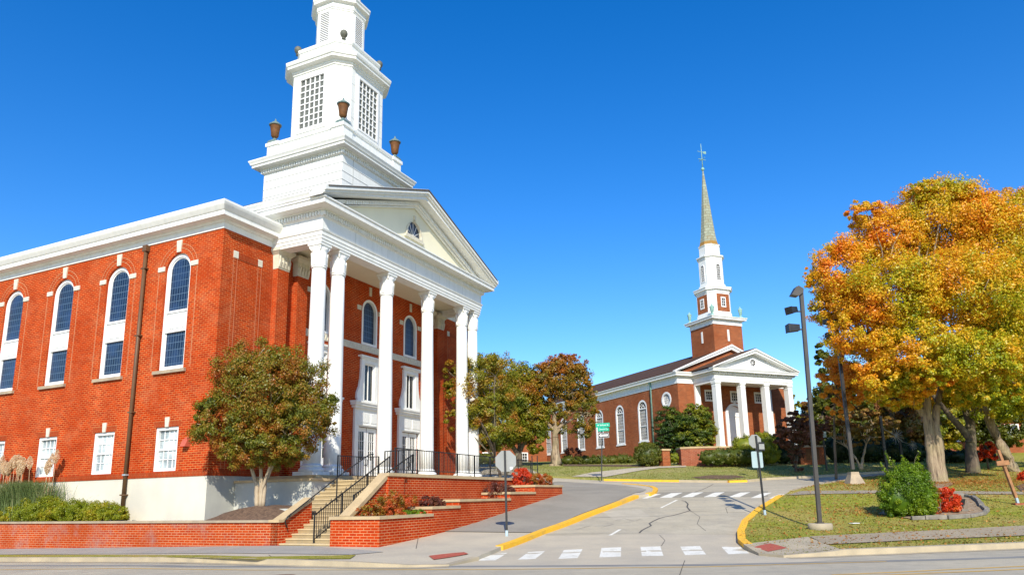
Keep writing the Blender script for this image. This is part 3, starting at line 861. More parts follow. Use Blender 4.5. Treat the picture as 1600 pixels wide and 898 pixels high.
# ---------- windows
def leaded_window(nm, y, k):
    fr = MB().ring(tallwin(y), tallwin(y, .15), fX(.10), fX(.22)).ring(tallwin(y, .15), tallwin(y, .21), fX(.15), fX(.22)).build('window', M['white2'], ch)
    p = MB(); p.box(.14, .20, y - .66, y + .66, 9.16, 10.06); p.box(.10, .14, y - .52, y + .52, 9.28, 9.94)
    p.box(.08, .2, y - .66, y + .66, 10.0, 10.1); p.box(.08, .2, y - .66, y + .66, 9.1, 9.2)
    p.build('panel', M['white2'], fr)
    MB().prism(tallwin(y, .2), fX(.18), fX(.215)).build('pane', M['lead'], fr)
    Bx('sill', M['capw'], fr, -.12, .12, y - 1.0, y + 1.0, 7.22, 7.36)
    q = MB()
    q.hexa([(-.05, y - .12, 12.80), (-.05, y + .12, 12.80), (.05, y + .12, 12.80), (.05, y - .12, 12.80)], [(-.05, y - .17, 13.36), (-.05, y + .17, 13.36), (.05, y + .17, 13.36), (.05, y - .17, 13.36)])
    q.build('keystone', M['stone'], fr)
    for s in (-1, 1): Bx('impost_block', M['stone'], fr, -.04, .05, min(y + s * .84, y + s * 1.28), max(y + s * .84, y + s * 1.28), 12.02, 12.24)
    # thin raised arch ring and jamb joints in the brick
    a = MB()
    for rr, w_ in ((1.02, .03), (1.22, .03)):
        o_ = arch(y, 2 * (rr + w_), 7.4, 11.95, 22); i_ = arch(y, 2 * rr, 7.4, 11.95, 22)
        vs = [(-.012, *p) for p in o_[2:]] + [(-.012, *p) for p in i_[2:]] ; n = len(o_) - 2
        a.add(vs, [(i, i + 1, n + i + 1, n + i) for i in range(n - 1)])
    for s in (-1, 1): a.box(-.012, .02, y + s * 1.23 - .014, y + s * 1.23 + .014, 7.4, 11.95)
    a.build('arch_joint', brickjoint, fr)
for k, y in enumerate(WY): leaded_window('w', y, k)
def sash(y):
    fr = MB().ring(smallwin(y), smallwin(y, .13), fX(.06), fX(.2))
    fr.box(.12, .2, y - .6, y + .6, 3.86, 3.95)
    w_ = fr.build('window', M['white2'], ch)
    g = MB()
    for i in (1, 2, 3):
        yy = y - .58 + 1.16 * i / 4; g.box(.15, .185, yy - .018, yy + .018, 3.1, 4.75)
    for zz in (3.48, 4.33): g.box(.15, .186, y - .58, y + .58, zz - .018, zz + .018)
    g.build('muntin', M['white2'], w_)
    Bx('pane', M['blind'], w_, .188, .21, y - .6, y + .6, 3.08, 4.78)
    MB().hexa([(-.04, y - .1, 4.86), (-.04, y + .1, 4.86), (.05, y + .1, 4.86), (.05, y - .1, 4.86)], [(-.04, y - .14, 5.28), (-.04, y + .14, 5.28), (.05, y + .14, 5.28), (.05, y - .14, 5.28)]).build('keystone', M['stone'], w_)
    mb = MB(); mb.box(-.008, .02, y - .82, y - .14, 4.87, 5.12); mb.box(-.008, .02, y + .14, y + .82, 4.87, 5.12); mb.build('brick_head', M['soldier'], w_)
for y in SY: sash(y)
mb = MB().hexa([(-.28, 1.12, 3.95), (-.28, 1.42, 3.95), (0, 1.42, 3.95), (0, 1.12, 3.95)], [(-.16, 1.12, 4.22), (-.16, 1.42, 4.22), (0, 1.42, 4.35), (0, 1.12, 4.35)])
mb.build('wall_vent', M['reddoor'], ch)
# downspout
d = MB().tube([(-.11, 4.85, 1.1), (-.11, 4.85, 13.42)], .085, 10)
d.box(-.22, 0, 4.72, 4.98, 13.15, 13.45)
for z in (2.0, 5.6, 9.1, 12.3): d.box(-.2, 0, 4.70, 5.0, z, z + .06)
d.build('downspout', M['pipe'], ch)
Bx('downspout_band', M['galv'], ch, -.205, 0, 4.75, 4.95, 2.86, 2.92)
# ---------- portico
mb = MB(); mb.box(2.7, 18.5, -3.35, .0, 2.45, 2.70)
mb.build('portico_floor', M['cap'], ch)
colx = [XC - 7.32, XC - 5.97, XC - 2.0, XC + 2.0, XC + 5.97, XC + 7.32]
def column():
    root = MB().lathe((0, 0, 0), [(.385, .42), (.385, 1.4), (.378, 3.2), (.362, 5.2), (.34, 7.4), (.318, 9.4)], 24).build('column', M['white'], ch)
    b = MB(); b.box(-.56, .56, -.56, .56, 0, .16); b.lathe((0, 0, 0), [(.52, .16), (.55, .2), (.55, .27), (.5, .31), (.44, .34), (.44, .37), (.47, .39), (.47, .43), (.40, .46), (.385, .5)], 24)
    b.build('column_base', M['white'], root)
    c = MB().lathe((0, 0, 0), [(.33, 9.38), (.36, 9.40), (.36, 9.46), (.325, 9.48), (.33, 9.75), (.335, 10.05), (.36, 10.26), (.40, 10.36)], 24)
    for ring_, z0, z1, out in ((8, 9.5, 9.86, .02), (8, 9.66, 10.14, .04)):
        for k in range(ring_):
            a = 2 * math.pi * (k + (.5 if out > .1 else 0)) / ring_; ca, sa = math.cos(a), math.sin(a)
            r0 = .325; wv = .085
            def pt(r, s, z): return (r * ca - s * sa, r * sa + s * ca, z)
            c.hexa([pt(r0, -wv, z0), pt(r0 + .035, -wv, z0), pt(r0 + .035, wv, z0), pt(r0, wv, z0)], [pt(r0, -wv * .5, z1), pt(r0 + out + .03, -wv * .4, z1 - .03), pt(r0 + out + .03, wv * .4, z1 - .03), pt(r0, wv * .5, z1)])
    for sx in (-1, 1):
        for sy in (-1, 1): c.tube([(sx * .20, sy * .20, 10.15), (sx * .26, sy * .26, 10.28), (sx * .32, sy * .32, 10.38)], [.04, .05, .04], 6)
    c.box(-.35, .35, -.35, .35, 10.38, 10.45); c.box(-.39, .39, -.39, .39, 10.45, 10.58)
    c.build('capital', M['white'], root)
    return root
col0 = column()
for i, x in enumerate(colx):
    c = col0 if i == 0 else copy_tree(col0, ch)
    c.location = (x, -2.58, 2.70)
# flat pilasters with capitals against the wall
def pilaster(x):
    p = Bx('pilaster', M['brick'], ch, x - .36, x + .36, -.3, .01, 2.71, 12.42)
    b = MB()
    b.hexa([(x - .38, -.32, 12.42), (x + .38, -.32, 12.42), (x + .38, .0, 12.42), (x - .38, .0, 12.42)], [(x - .42, -.36, 13.1), (x + .42, -.36, 13.1), (x + .42, .0, 13.1), (x - .42, .0, 13.1)])
    b.hexa([(x - .42, -.36, 13.1), (x + .42, -.36, 13.1), (x + .42, .0, 13.1), (x - .42, .0, 13.1)], [(x - .56, -.5, 13.26), (x + .56, -.5, 13.26), (x + .56, .0, 13.26), (x - .56, .0, 13.26)])
    b.box(x - .57, x + .57, -.52, 0, 13.26, 13.4)
    for k in range(4):
        xx = x - .30 + .2 * k; b.hexa([(xx - .07, -.36, 12.5), (xx + .07, -.36, 12.5), (xx + .07, -.3, 12.5), (xx - .07, -.3, 12.5)], [(xx - .04, -.45, 12.86), (xx + .04, -.45, 12.86), (xx + .04, -.34, 12.9), (xx - .04, -.34, 12.9)])
        b.box(xx - .03, xx + .03, -.39, -.3, 12.9, 13.12)
    b.build('pilaster_capital', M['stone'], p)
for x in (XC - 7.2, XC - 5.85, XC + 5.85, XC + 7.2): pilaster(x)
# entablature
P0 = [(2.92, 26), (2.92, -3.0), (18.32, -3.0), (18.32, 26)]
ent = [(.0, 13.28), (.0, 13.42), (.03, 13.42), (.03, 13.58), (.06, 13.58), (.06, 13.76), (.10, 13.78), (.13, 13.86), (.05, 13.9), (.05, 14.44), (.12, 14.47), (.12, 14.70), (.22, 14.72), (.22, 14.78), (.68, 14.82), (.68, 15.02), (.72, 15.04), (.74, 15.06), (.74, 15.12), (-.2, 15.14), (-.65, 15.1), (-.65, 13.28)]
MB().mould(P0, ent, cap='loop').build('entablature', M['white'], ch)
mb = MB()
def dentils(mb, x0, x1, y, z0, z1, dy=-.1, w_=.09, gap=.17):
    n = int(abs(x1 - x0) / gap)
    for i in range(n):
        x = x0 + (x1 - x0) * (i + .5) / n; mb.box(x - w_ / 2, x + w_ / 2, y + dy, y, z0, z1)
dentils(mb, 2.75, 18.5, -3.12, 14.5, 14.69)
mb.build('dentil_band', M['white'], ch); mb = MB()
n = 36
for i in range(n):
    y = -2.95 + i * .17; mb.box(2.7, 2.8, y - .045, y + .045, 14.5, 14.69)
mb.build('dentil_band', M['white'], ch)
Bx('soffit', M['plaster'], ch, 3.3, 18.0, -2.5, .0, 13.62, 13.72)
jm = surf('paint joint', (.50, .51, .48), (.44, .45, .43), 2)
mb = MB()
for x in (5.3, 8.0, 10.6, 13.2, 15.9): mb.box(x - .007, x + .007, -3.056, -3.0, 13.9, 14.44)
for y in (-1.6, -.2): mb.box(2.86, 2.92, y - .007, y + .007, 13.9, 14.44)
mb.build('board_joint', jm, ch)
# crown moulding of the side eaves
MB().mould([(2.92, 26), (2.92, -3.1)], [(.74, 15.12), (.78, 15.16), (.82, 15.26), (.88, 15.36), (.88, 15.44), (.2, 15.5), (.2, 15.12)]).build('eaves_moulding', M['white'], ch)
MB().mould([(18.32, -3.1), (18.32, 26)], [(.74, 15.12), (.78, 15.16), (.82, 15.26), (.88, 15.36), (.88, 15.44), (.2, 15.5), (.2, 15.12)]).build('eaves_moulding', M['white'], ch)
# pediment
SL = .362
XL, XR = 2.04, 19.2
def zr(x, top): return top + SL * (min(x - XL, XR - x))
def rakeband(z_top, z_bot, y0, y1, inset=0.0):
    a = [(XL + inset, 15.44 + z_bot), (XC, zr(XC, 15.44) + z_bot), (XR - inset, 15.44 + z_bot), (XR - inset, 15.44 + z_top), (XC, zr(XC, 15.44) + z_top), (XL + inset, 15.44 + z_top)]
    zcut = 15.13
    a = [(x, max(z, zcut)) for x, z in a]
    return a
def rake(mb, zt, zb, y0, y1, inset=0.0):
    for s in (0, 1):
        xa, xb = (XL + inset, XC) if s == 0 else (XR - inset, XC)
        za, zb_ = 15.44, zr(XC, 15.44)
        if inset: za = zr(XL + inset, 15.44)
        q = [(xa, max(za + zb, 15.125)), (xb, zb_ + zb), (xb, zb_ + zt), (xa, max(za + zt, 15.13))]
        mb.prism(q, fY(y0), fY(y1))
mb = MB(); rake(mb, .10, -.14, -3.90, -2.95); rake(mb, -.14, -.26, -3.80, -2.95); rake(mb, -.26, -.48, -3.70, -2.95); rake(mb, -.48, -.74, -3.18, -2.95, .9); rake(mb, -.74, -.86, -3.08, -2.95, 1.2)
mb.build('raking_cornice', M['white'], ch)
mb = MB()
for s in (0, 1):
    for i in range(46):
        x = (XL + 2.3 + i * .138) if s == 0 else (XR - 2.3 - i * .138)
        z = zr(x, 15.44) - .72
        mb.box(x - .04, x + .04, -3.26, -3.17, z, z + .18)
mb.build('raking_dentils', M['white'], ch)
tp = [(XL + 1.2, 15.13), (XR - 1.2, 15.13), (XC, zr(XC, 15.44) - .6)]
def lun(t=0.0): return [(XC - .72 + t, 15.98 + t), (XC + .72 - t, 15.98 + t)] + [(XC + (.72 - t) * math.cos(math.pi * k / 14), 16.0 + t + (.86 - t) * math.sin(math.pi * k / 14)) for k in range(1, 14)]
wall_mb(tp, [lun()], fY(-2.92), fY(-2.7)).build('tympanum', M['plaster'], ch)
lw = MB().ring([(a, b) for a, b in lun(-.12)], lun(.02), fY(-3.0), fY(-2.85)); lw.box(XC - .95, XC + .95, -3.02, -2.9, 15.78, 15.88); lw.box(XC - .08, XC + .08, -3.02, -2.9, 16.96, 17.22)
lw = lw.build('lunette_window', M['stone'], ch)
MB().prism(lun(.02), fY(-2.84), fY(-2.8)).build('pane', M['lead'], lw)
mb = MB()
for a in (30, 60, 90, 120, 150): mb.bar((XC, -2.86, 16.0), (XC + .7 * math.cos(R(a)), -2.86, 16.0 + .8 * math.sin(R(a))), .025)
mb.build('muntin', M['white2'], lw)
# roof behind the pediment
mb = MB(); 
for s in (0, 1):
    xa = 2.2 if s == 0 else 19.04
    mb.hexa([(xa, -3.93, 15.5), (XC, -3.93, zr(XC, 15.5) - .08), (XC, 7.5, zr(XC, 15.5) - .08), (xa, 7.5, 15.5)], [(xa, -3.93, 15.56), (XC, -3.93, zr(XC, 15.56) - .04), (XC, 7.5, zr(XC, 15.56) - .04), (xa, 7.5, 15.56)])
mb.box(3, 18.2, 7.5, 26, 15.0, 15.3)
mb.build('roof', M['roofdark'], ch)
# portico windows, doors
for x in DX:
    w_ = MB().ring(pwin(x), pwin(x, .13), fY(-.02), fY(.2)).build('window', M['white2'], ch)
    MB().prism(pwin(x, .13), fY(.15), fY(.19)).build('pane', M['lead'], w_)
    q = MB(); q.box(x - .1, x + .1, -.05, .02, 12.95, 13.45)
    q.build('keystone', M['stone'], w_)
    for s in (-1, 1): Bx('impost_block', M['stone'], w_, min(x + s * .8, x + s * 1.15), max(x + s * .8, x + s * 1.15), -.04, .02, 11.95, 12.2)
    # door surround with the scrolled upper window
    sur = [(x - .95, 6.84), (x - 1.12, 7.0), (x - 1.1, 7.3), (x - .92, 7.65), (x - .82, 8.1), (x - .78, 8.6), (x - .78, 9.22), (x + .78, 9.22), (x + .78, 8.6), (x + .82, 8.1), (x + .92, 7.65), (x + 1.1, 7.3), (x + 1.12, 7.0), (x + .95, 6.84)]
    sur_w = wall_mb(sur, [[(a, max(b, 6.93)) for a, b in dwin(x, -.0)]], fY(-.12), fY(.1))
    sur_w.ring(sur, [(x + (a - x) * 1.0001, b) for a, b in sur], fY(-.12), fY(.0))
    sur_w = sur_w.build('window_surround', M['white'], ch)
    mb = MB(); mb.box(x - .9, x + .9, -.2, -.11, 9.22, 9.3); mb.box(x - .95, x + .95, -.26, 0, 9.3, 9.4); mb.build('surround_cap', M['white'], sur_w)
    Bx('pane', M['glass'], sur_w, x - .48, x + .48, .05, .09, 6.9, 9.0)
    mb = MB(); mb.box(x - .02, x + .02, .0, .05, 6.9, 9.0); mb.ring(dwin(x), dwin(x, .07), fY(-.02), fY(.05)); mb.build('muntin', M['white2'], sur_w)
    dd = MB().ring(rect(x, 2.5, 2.72, 6.45), rect(x, 1.85, 2.75, 5.5), fY(-.14), fY(.05))
    dd.box(x - 1.4, x + 1.4, -.26, 0, 6.45, 6.6); dd.box(x - 1.5, x + 1.5, -.36, 0, 6.6, 6.72); dd.box(x - 1.55, x + 1.55, -.42, 0, 6.72, 6.82)
    for s in (-1, 1): dd.box(x + s * .62 - .5, x + s * .62 + .5, -.165, -.13, 5.72, 6.25)
    dd.box(x - 1.1, x + 1.1, -.18, -.13, 5.56, 5.62)
    dd = dd.build('entrance_surround', M['white'], ch)
    for s in (-1, 1):
        c = x + s * .455
        dl = wall_mb(rect(c, .88, 2.75, 5.48), [rect(c, .5, 3.72, 5.25)], fY(.06), fY(.12))
        dl.box(c - .25, c + .25, .04, .06, 2.95, 3.5)
        dl = dl.build('door', M['white2'], ch)
        Bx('pane', M['glass'], dl, c - .26, c + .26, .10, .12, 3.7, 5.27)
        g = MB()
        for i in (1, 2): g.box(c - .25 + .5 * i / 3 - .012, c - .25 + .5 * i / 3 + .012, .065, .1, 3.72, 5.25)
        for i in (1, 2): g.box(c - .25, c + .25, .066, .1, 3.72 + 1.53 * i / 3 - .012, 3.72 + 1.53 * i / 3 + .012)
        g.build('muntin', M['white2'], dl)
        MB().tube([(c - s * .36, .06, 3.45), (c - s * .36, -.02, 3.5), (c - s * .36, -.02, 3.72), (c - s * .36, .06, 3.77)], .018, 6).build('handle', M['black'], dl)
# carved band across the portico wall
mb = MB(); mb.box(XC - 5.45, XC + 5.45, -.06, 0, 9.66, 10.02)
for i in range(54):
    x = XC - 5.4 + .2 * i; mb.hexa([(x, -.085, 9.72), (x + .1, -.085, 9.72), (x + .1, -.06, 9.72), (x, -.06, 9.72)], [(x + .07, -.085, 9.96), (x + .17, -.085, 9.96), (x + .17, -.06, 9.96), (x + .07, -.06, 9.96)])
mb.build('carved_band', M['stone'], ch)
# ---------- bell tower
TC = (10.72, 2.9)
def sq(h, y0=None): return [(TC[0] - h, TC[1] - h), (TC[0] + h, TC[1] - h), (TC[0] + h, TC[1] + h), (TC[0] - h, TC[1] + h)]
def octo(h, c): 
    x, y = TC
    return [(x - h + c, y - h), (x + h - c, y - h), (x + h, y - h + c), (x + h, y + h - c), (x + h - c, y + h), (x - h + c, y + h), (x - h, y + h - c), (x - h, y - h + c)]
tw = MB().mould(sq(2.9), [(0, 15), (0, 20.62)], closed=True).build('tower', M['white'], ch)
mb = MB()
for z in (18.0, 18.53, 19.0, 19.5, 20.02): mb.mould(sq(2.9), [(.0, z), (.014, z), (.014, z + .03), (0, z + .03)], closed=True, cap=False)
for s in (-1, 1):
    mb.box(TC[0] + s * 1.95 - .012, TC[0] + s * 1.95 + .012, TC[1] - 2.915, TC[1] - 2.9, 17.5, 20.5)
    mb.box(TC[0] - 2.915, TC[0] - 2.9, TC[1] + s * 1.95 - .012, TC[1] + s * 1.95 + .012, 17.5, 20.5)
mb.build('board_joint', surf('board joint', (.42, .43, .42), (.36, .37, .36), 2), tw)
mb = MB().mould(sq(2.9), [(0, 20.5), (.08, 20.52), (.08, 20.72), (.16, 20.74), (.16, 20.80), (.5, 20.84), (.5, 20.98), (.56, 21.0), (.60, 21.1), (.66, 21.2), (.66, 21.26), (0, 21.3)], closed=True)
for i in range(34):
    x = TC[0] - 2.95 + i * .179
    mb.box(x - .045, x + .045, TC[1] - 3.06, TC[1] - 2.97, 20.54, 20.71)
    y = TC[1] - 2.95 + i * .179
    mb.box(TC[0] - 3.06, TC[0] - 2.97, y - .045, y + .045, 20.54, 20.71)
mb.build('tower_cornice', M['white'], tw)
mb = MB().mould(sq(2.78), [(0, 21.2), (0, 22.28), (.06, 22.3), (.1, 22.4), (.1, 22.48), (0, 22.5)], closed=True)
for sx in (-1, 1):
    for sy in (-1, 1):
        x, y = TC[0] + sx * 2.42, TC[1] + sy * 2.42
        mb.box(x - .42, x + .42, y - .42, y + .42, 21.25, 22.31); mb.box(x - .5, x + .5, y - .5, y + .5, 22.32, 22.52)
mb.build('parapet', M['white'], tw)
H2, K2 = 2.28, .74
shaft = MB().mould(octo(H2, K2), [(0, 22.45), (0, 27.0)], closed=True).build('belfry', M['white'], ch)
mb = MB()
for z in (23.6, 24.7, 25.8): mb.mould(octo(H2, K2), [(.0, z), (.006, z), (.006, z + .016), (0, z + .016)], closed=True, cap=False)
mb.build('board_joint', jm, shaft)
def lattice(face):
    cx = TC[0] if face == 'front' else TC[1]
    yy = (TC[1] - H2) if face == 'front' else (TC[0] - H2)
    if face == 'front': F = lambda d: (lambda a, b: (a, yy + d, b))
    else: F = lambda d: (lambda a, b: (yy + d, a, b))
    out, inn = rect(cx, 2.24, 22.95, 26.62), rect(cx, 1.78, 23.18, 26.4)
    m_ = MB().ring(out, inn, F(-.07), F(0.02)).ring(rect(cx, 2.0, 23.07, 26.5), inn, F(-.11), F(-.07))
    for i in range(1, 5):
        a = cx - .89 + 1.78 * i / 5; m_.prism([(a - .035, 23.18), (a + .035, 23.18), (a + .035, 26.4), (a - .035, 26.4)], F(-.06), F(-.012))
    for i in range(1, 8):
        z = 23.18 + 3.22 * i / 8; m_.prism([(cx - .89, z - .035), (cx + .89, z - .035), (cx + .89, z + .035), (cx - .89, z + .035)], F(-.058), F(-.01))
    m_ = m_.build('lattice_window', M['white2'], shaft)
    MB().prism(inn, F(-.012), F(-.004)).build('lattice_backing', M['lattice_back'], m_) if False else MB().prism(inn, F(-.008), F(.0)).build('lattice_backing', M['lattice_back'], shaft)
lattice('front'); lattice('side')
MB().mould(octo(H2, K2), [(0, 26.85), (.06, 26.88), (.06, 26.98), (.12, 27.0), (.12, 27.12), (.22, 27.16), (.4, 27.2), (.4, 27.34), (.46, 27.38), (.5, 27.5), (.5, 27.6), (.0, 27.66)], closed=True).build('belfry_cornice', M['white'], shaft)
MB().mould(octo(2.06, .70), [(0, 27.6), (0, 28.5), (.05, 28.52), (.1, 28.62), (.1, 28.72), (0, 28.76)], closed=True).build('belfry_parapet', M['white'], shaft)
H3, K3 = 1.46, .88
lan = MB().mould(octo(H3, K3), [(0, 28.7), (0, 31.7)], closed=True).build('lantern', M['white'], ch)
for face in ('front', 'side'):
    cx = TC[0] if face == 'front' else TC[1]; yy = (TC[1] - H3) if face == 'front' else (TC[0] - H3)
    F = (lambda d: (lambda a, b: (a, yy + d, b))) if face == 'front' else (lambda d: (lambda a, b: (yy + d, a, b)))
    mb = MB(); bk = MB()
    mb.ring(rect(cx, .86, 29.2, 31.42), rect(cx, .68, 29.3, 31.32), F(-.04), F(.01))
    bk.prism(rect(cx, .68, 29.3, 31.32), F(-.012), F(0.0))
    for i in range(16):
        z = 29.33 + i * .1245
        a = [F(-.014)(cx - .34, z), F(-.014)(cx + .34, z), F(-.045)(cx + .34, z), F(-.045)(cx - .34, z)]
        b = [F(-.014)(cx - .34, z + .075), F(-.014)(cx + .34, z + .075), F(-.02)(cx + .34, z + .075), F(-.02)(cx - .34, z + .075)]
        mb.hexa(a, b)
    mb.build('louvre', M['white2'], lan); bk.build('louvre_backing', M['louvre_dark'], lan)
MB().mould(octo(H3, K3), [(0, 31.45), (.04, 31.47), (.04, 31.56), (.08, 31.58), (.08, 31.9), (.14, 31.93), (.28, 31.98), (.28, 32.1), (.34, 32.2), (.34, 32.3), (0, 32.34)], closed=True).build('lantern_cornice', M['white'], lan)
MB().mould(octo(1.1, .6), [(0, 32.3), (0, 33.6), (.12, 33.7), (.12, 33.8), (0, 33.85)], closed=True).lathe((TC[0], TC[1], 33.8), [(1.0, 0), (.7, 1.5), (.3, 5), (.03, 9)], 8, .5, False).build('steeple', M['white'], ch)
# urns and balls
def urn(x, y, z):
    u = MB().lathe((x, y, z), [(.10, .28), (.16, .34), (.22, .42), (.25, .7), (.31, 1.08), (.33, 1.12)], 14).build('urn', M['urn'], ch)
    b = MB(); b.box(x - .26, x + .26, y - .26, y + .26, z, z + .08); b.lathe((x, y, z), [(.24, .08), (.14, .18), (.09, .24), (.09, .30)], 12); b.build('urn_foot', M['urn_lid'], u)
    MB().lathe((x, y, z), [(.36, 1.10), (.38, 1.16), (.30, 1.22), (.12, 1.38), (.05, 1.44), (.045, 1.52), (.005, 1.58)], 14).build('urn_lid', M['urn_lid'], u)
for sx in (-1, 1):
    for sy in (-1, 1):
        MB().box(TC[0] + sx * 2.56 - .3, TC[0] + sx * 2.56 + .3, TC[1] + sy * 2.56 - .3, TC[1] + sy * 2.56 + .3, 22.5, 22.66).build('urn_plinth', M['urn_lid'], ch)
        urn(TC[0] + sx * 2.56, TC[1] + sy * 2.56, 22.66)
        x, y = TC[0] + sx * 1.78, TC[1] + sy * 1.78
        MB().lathe((x, y, 28.74), [(.13, 0), (.13, .03), (.06, .06), (.07, .12), (.16, .17), (.215, .27), (.23, .38), (.20, .50), (.12, .58), (.01, .61)], 16).build('ball_finial', M['ballm'], ch)
MB().tube([(2.75, 1.35, 14.36), (2.75, 1.35, 15.0)], .13, 10).build('vent_pipe', M['pipe'], ch)
# flood light on the portico floor
# ================================================================== walls, terrace, stairs
o1 = C1.o[:]; r1 = C1.rot
def zt(X, Y): p = C1.w(X, Y); return T(p.x, p.y)
# retaining wall along the street
t = thing('retaining_wall', 'long low weathered brick retaining wall with flat stone cap along the left pavement', 'wall', o1, r1)
Bx('wall', M['brick_worn'], t, -1.75, -1.42, -5.6, 40, -1.0, .90)
Bx('cap', M['capw'], t, -1.81, -1.36, -5.6, 40, .90, .98)
t = thing('stair_wall', 'brick wall with sloping tan cap on the left side of the steps', 'wall', o1, r1)
MB().prism([(-1.75, -.3), (-.08, -.3), (-.08, 1.64), (-1.62, .90), (-1.75, .90)], fY(-5.62), fY(-5.26)).build('wall', M['brick_wall'], t)
MB().prism([(-1.82, .90), (-1.60, .90), (-.04, 1.64), (-.04, 1.75), (-1.62, .995), (-1.82, .995)], fY(-5.68), fY(-5.2)).build('cap', M['cap'], t)
# planting bed soil
mb = MB()
gxs = np.linspace(-1.45, 1.5, 12); gys = np.linspace(-5.3, 40, 60)
def soil(x, y):
    h = .86 + .62 * max(0, min(1, (x + 1.5) / 1.2)) * max(0, 1 - ((y + 3.0) / 2.5) ** 2) if y < 0 else .86
    return h + .02 * math.sin(x * 5 + y * 3)
mb.add([(x, y, soil(x, y)) for y in gys for x in gxs if True], [(j * 12 + i, j * 12 + i + 1, (j + 1) * 12 + i + 1, (j + 1) * 12 + i) for j in range(59) for i in range(11)], True)
o = mb.build('mulch_bed', M['mulch']); o.location = o1; o.rotation_euler = (0, 0, r1); o['kind'] = 'structure'
# terrace
YW = -8.42
t = thing('terrace', 'raised terrace in front of the columned portico with pale rendered side and brick street wall', 'terrace', o1, r1)
mb = MB()
mb.box(1.5, 2.9, -4.2, -.0, -.3, 2.42); mb.box(2.9, 18.4, -3.4, -.02, -.3, 2.40)
mb.box(2.9, 3.4, -4.2, -3.4, -.3, 2.42)
mb.build('rendered_wall', M['found_grey_shade'], t)
mb = MB(); mb.box(1.42, 3.46, -4.28, -.0, 2.42, 2.52); mb.box(3.46, 18.4, -4.28, -3.36, 2.40, 2.47)
mb.build('terrace_cap', M['cap'], t)
Bx('paving', M['conc'], t, 3.1, 14.1, YW + .3, -4.28, .0, 2.44)
YW = -8.42
mb = MB()
mb.prism([(-1.4, -.3), (14.2, -.3), (14.2, 2.42), (.9, 2.46), (-.60, 1.50), (-1.4, 1.05)], fY(YW + .03), fY(YW + .36))
mb.box(.72, 1.75, YW - .07, YW + .03, -.2, 2.46)
mb.build('brick_wall', M['brick_wall'], t)
mb = MB()
mb.prism([(-1.38, .98), (-.62, 1.46), (.86, 2.45), (14.3, 2.41), (14.3, 2.53), (.82, 2.58), (-.66, 1.60), (-1.42, 1.11)], fY(YW - .03), fY(YW + .42))
mb.box(.66, 1.81, YW - .12, YW - .03, 2.455, 2.572)
mb.build('wall_cap', M['cap'], t)
# planters stepping up the side street
t = thing('stepped_planter', 'stepped brick planter with tan caps climbing beside the side street pavement', 'planter', o1, r1)
seg = [(-1.75, 1.47, 1.08), (1.47, 3.49, 1.33), (3.49, 8.02, 1.57), (8.02, 10.78, 1.84), (10.78, 14.3, 2.17)]
for i, (a, b, z) in enumerate(seg):
    mb = MB()
    x1 = b
    mb.box(a, x1, -9.9, -9.62, -.8, z - .10)
    mb.box(a, a + .28, -9.62, YW - .02, -.8, z - .102)
    if i == len(seg) - 1: mb.box(b - .28, b, -9.62, YW - .02, -.8, z - .102)
    if i == 0: mb.box(a, a + .28, YW - .02, -7.9, -.8, z - .102)
    mb.build('brick_tier', M['brick_wall'], t)
    c = MB(); c.box(a - .05, x1 + (.05 if i in (0, 4) else 0.004 * i), -9.95, -9.57, z - .10, z)
    c.box(a - .05, a + .33, -9.57, YW - .05 if i else -7.86, z - .10, z)
    if i == len(seg) - 1: c.box(b - .33, b + .05, -9.57, YW - .05, z - .1, z)
    c.build('tier_cap', M['cap'], t)
    Bx('soil', M['mulch'], t, a + .2, b + .02, -9.66, YW + .02, .0, z - .06 + .001 * i)
Bx('soil', M['mulch'], t, -1.5, -1.0, YW - .1, -7.95, .0, 1.018)
# stairs
t = thing('stone_steps', 'flight of tan stone steps rising from the pavement to the terrace', 'steps', o1, r1)
ns = 16; z0 = .04; rz_ = (2.44 - z0) / ns; run = .302
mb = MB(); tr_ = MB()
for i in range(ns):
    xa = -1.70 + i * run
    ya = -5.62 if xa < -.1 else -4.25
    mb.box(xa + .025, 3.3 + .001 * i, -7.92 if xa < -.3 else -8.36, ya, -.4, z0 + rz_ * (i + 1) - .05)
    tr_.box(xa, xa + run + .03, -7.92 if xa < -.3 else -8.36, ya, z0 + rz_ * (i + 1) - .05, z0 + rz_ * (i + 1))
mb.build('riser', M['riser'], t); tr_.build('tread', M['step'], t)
# small return wall hiding the bed end
t_ = Bx('bed_wall', M['found_grey_shade'], None, -.14, .12, -5.26, -4.1, -.2, 1.35)
t_.location = o1; t_.rotation_euler = (0, 0, r1)
tag(t_, 'short rendered wall at the end of the mulch bed behind the sloping brick stair wall', 'wall')

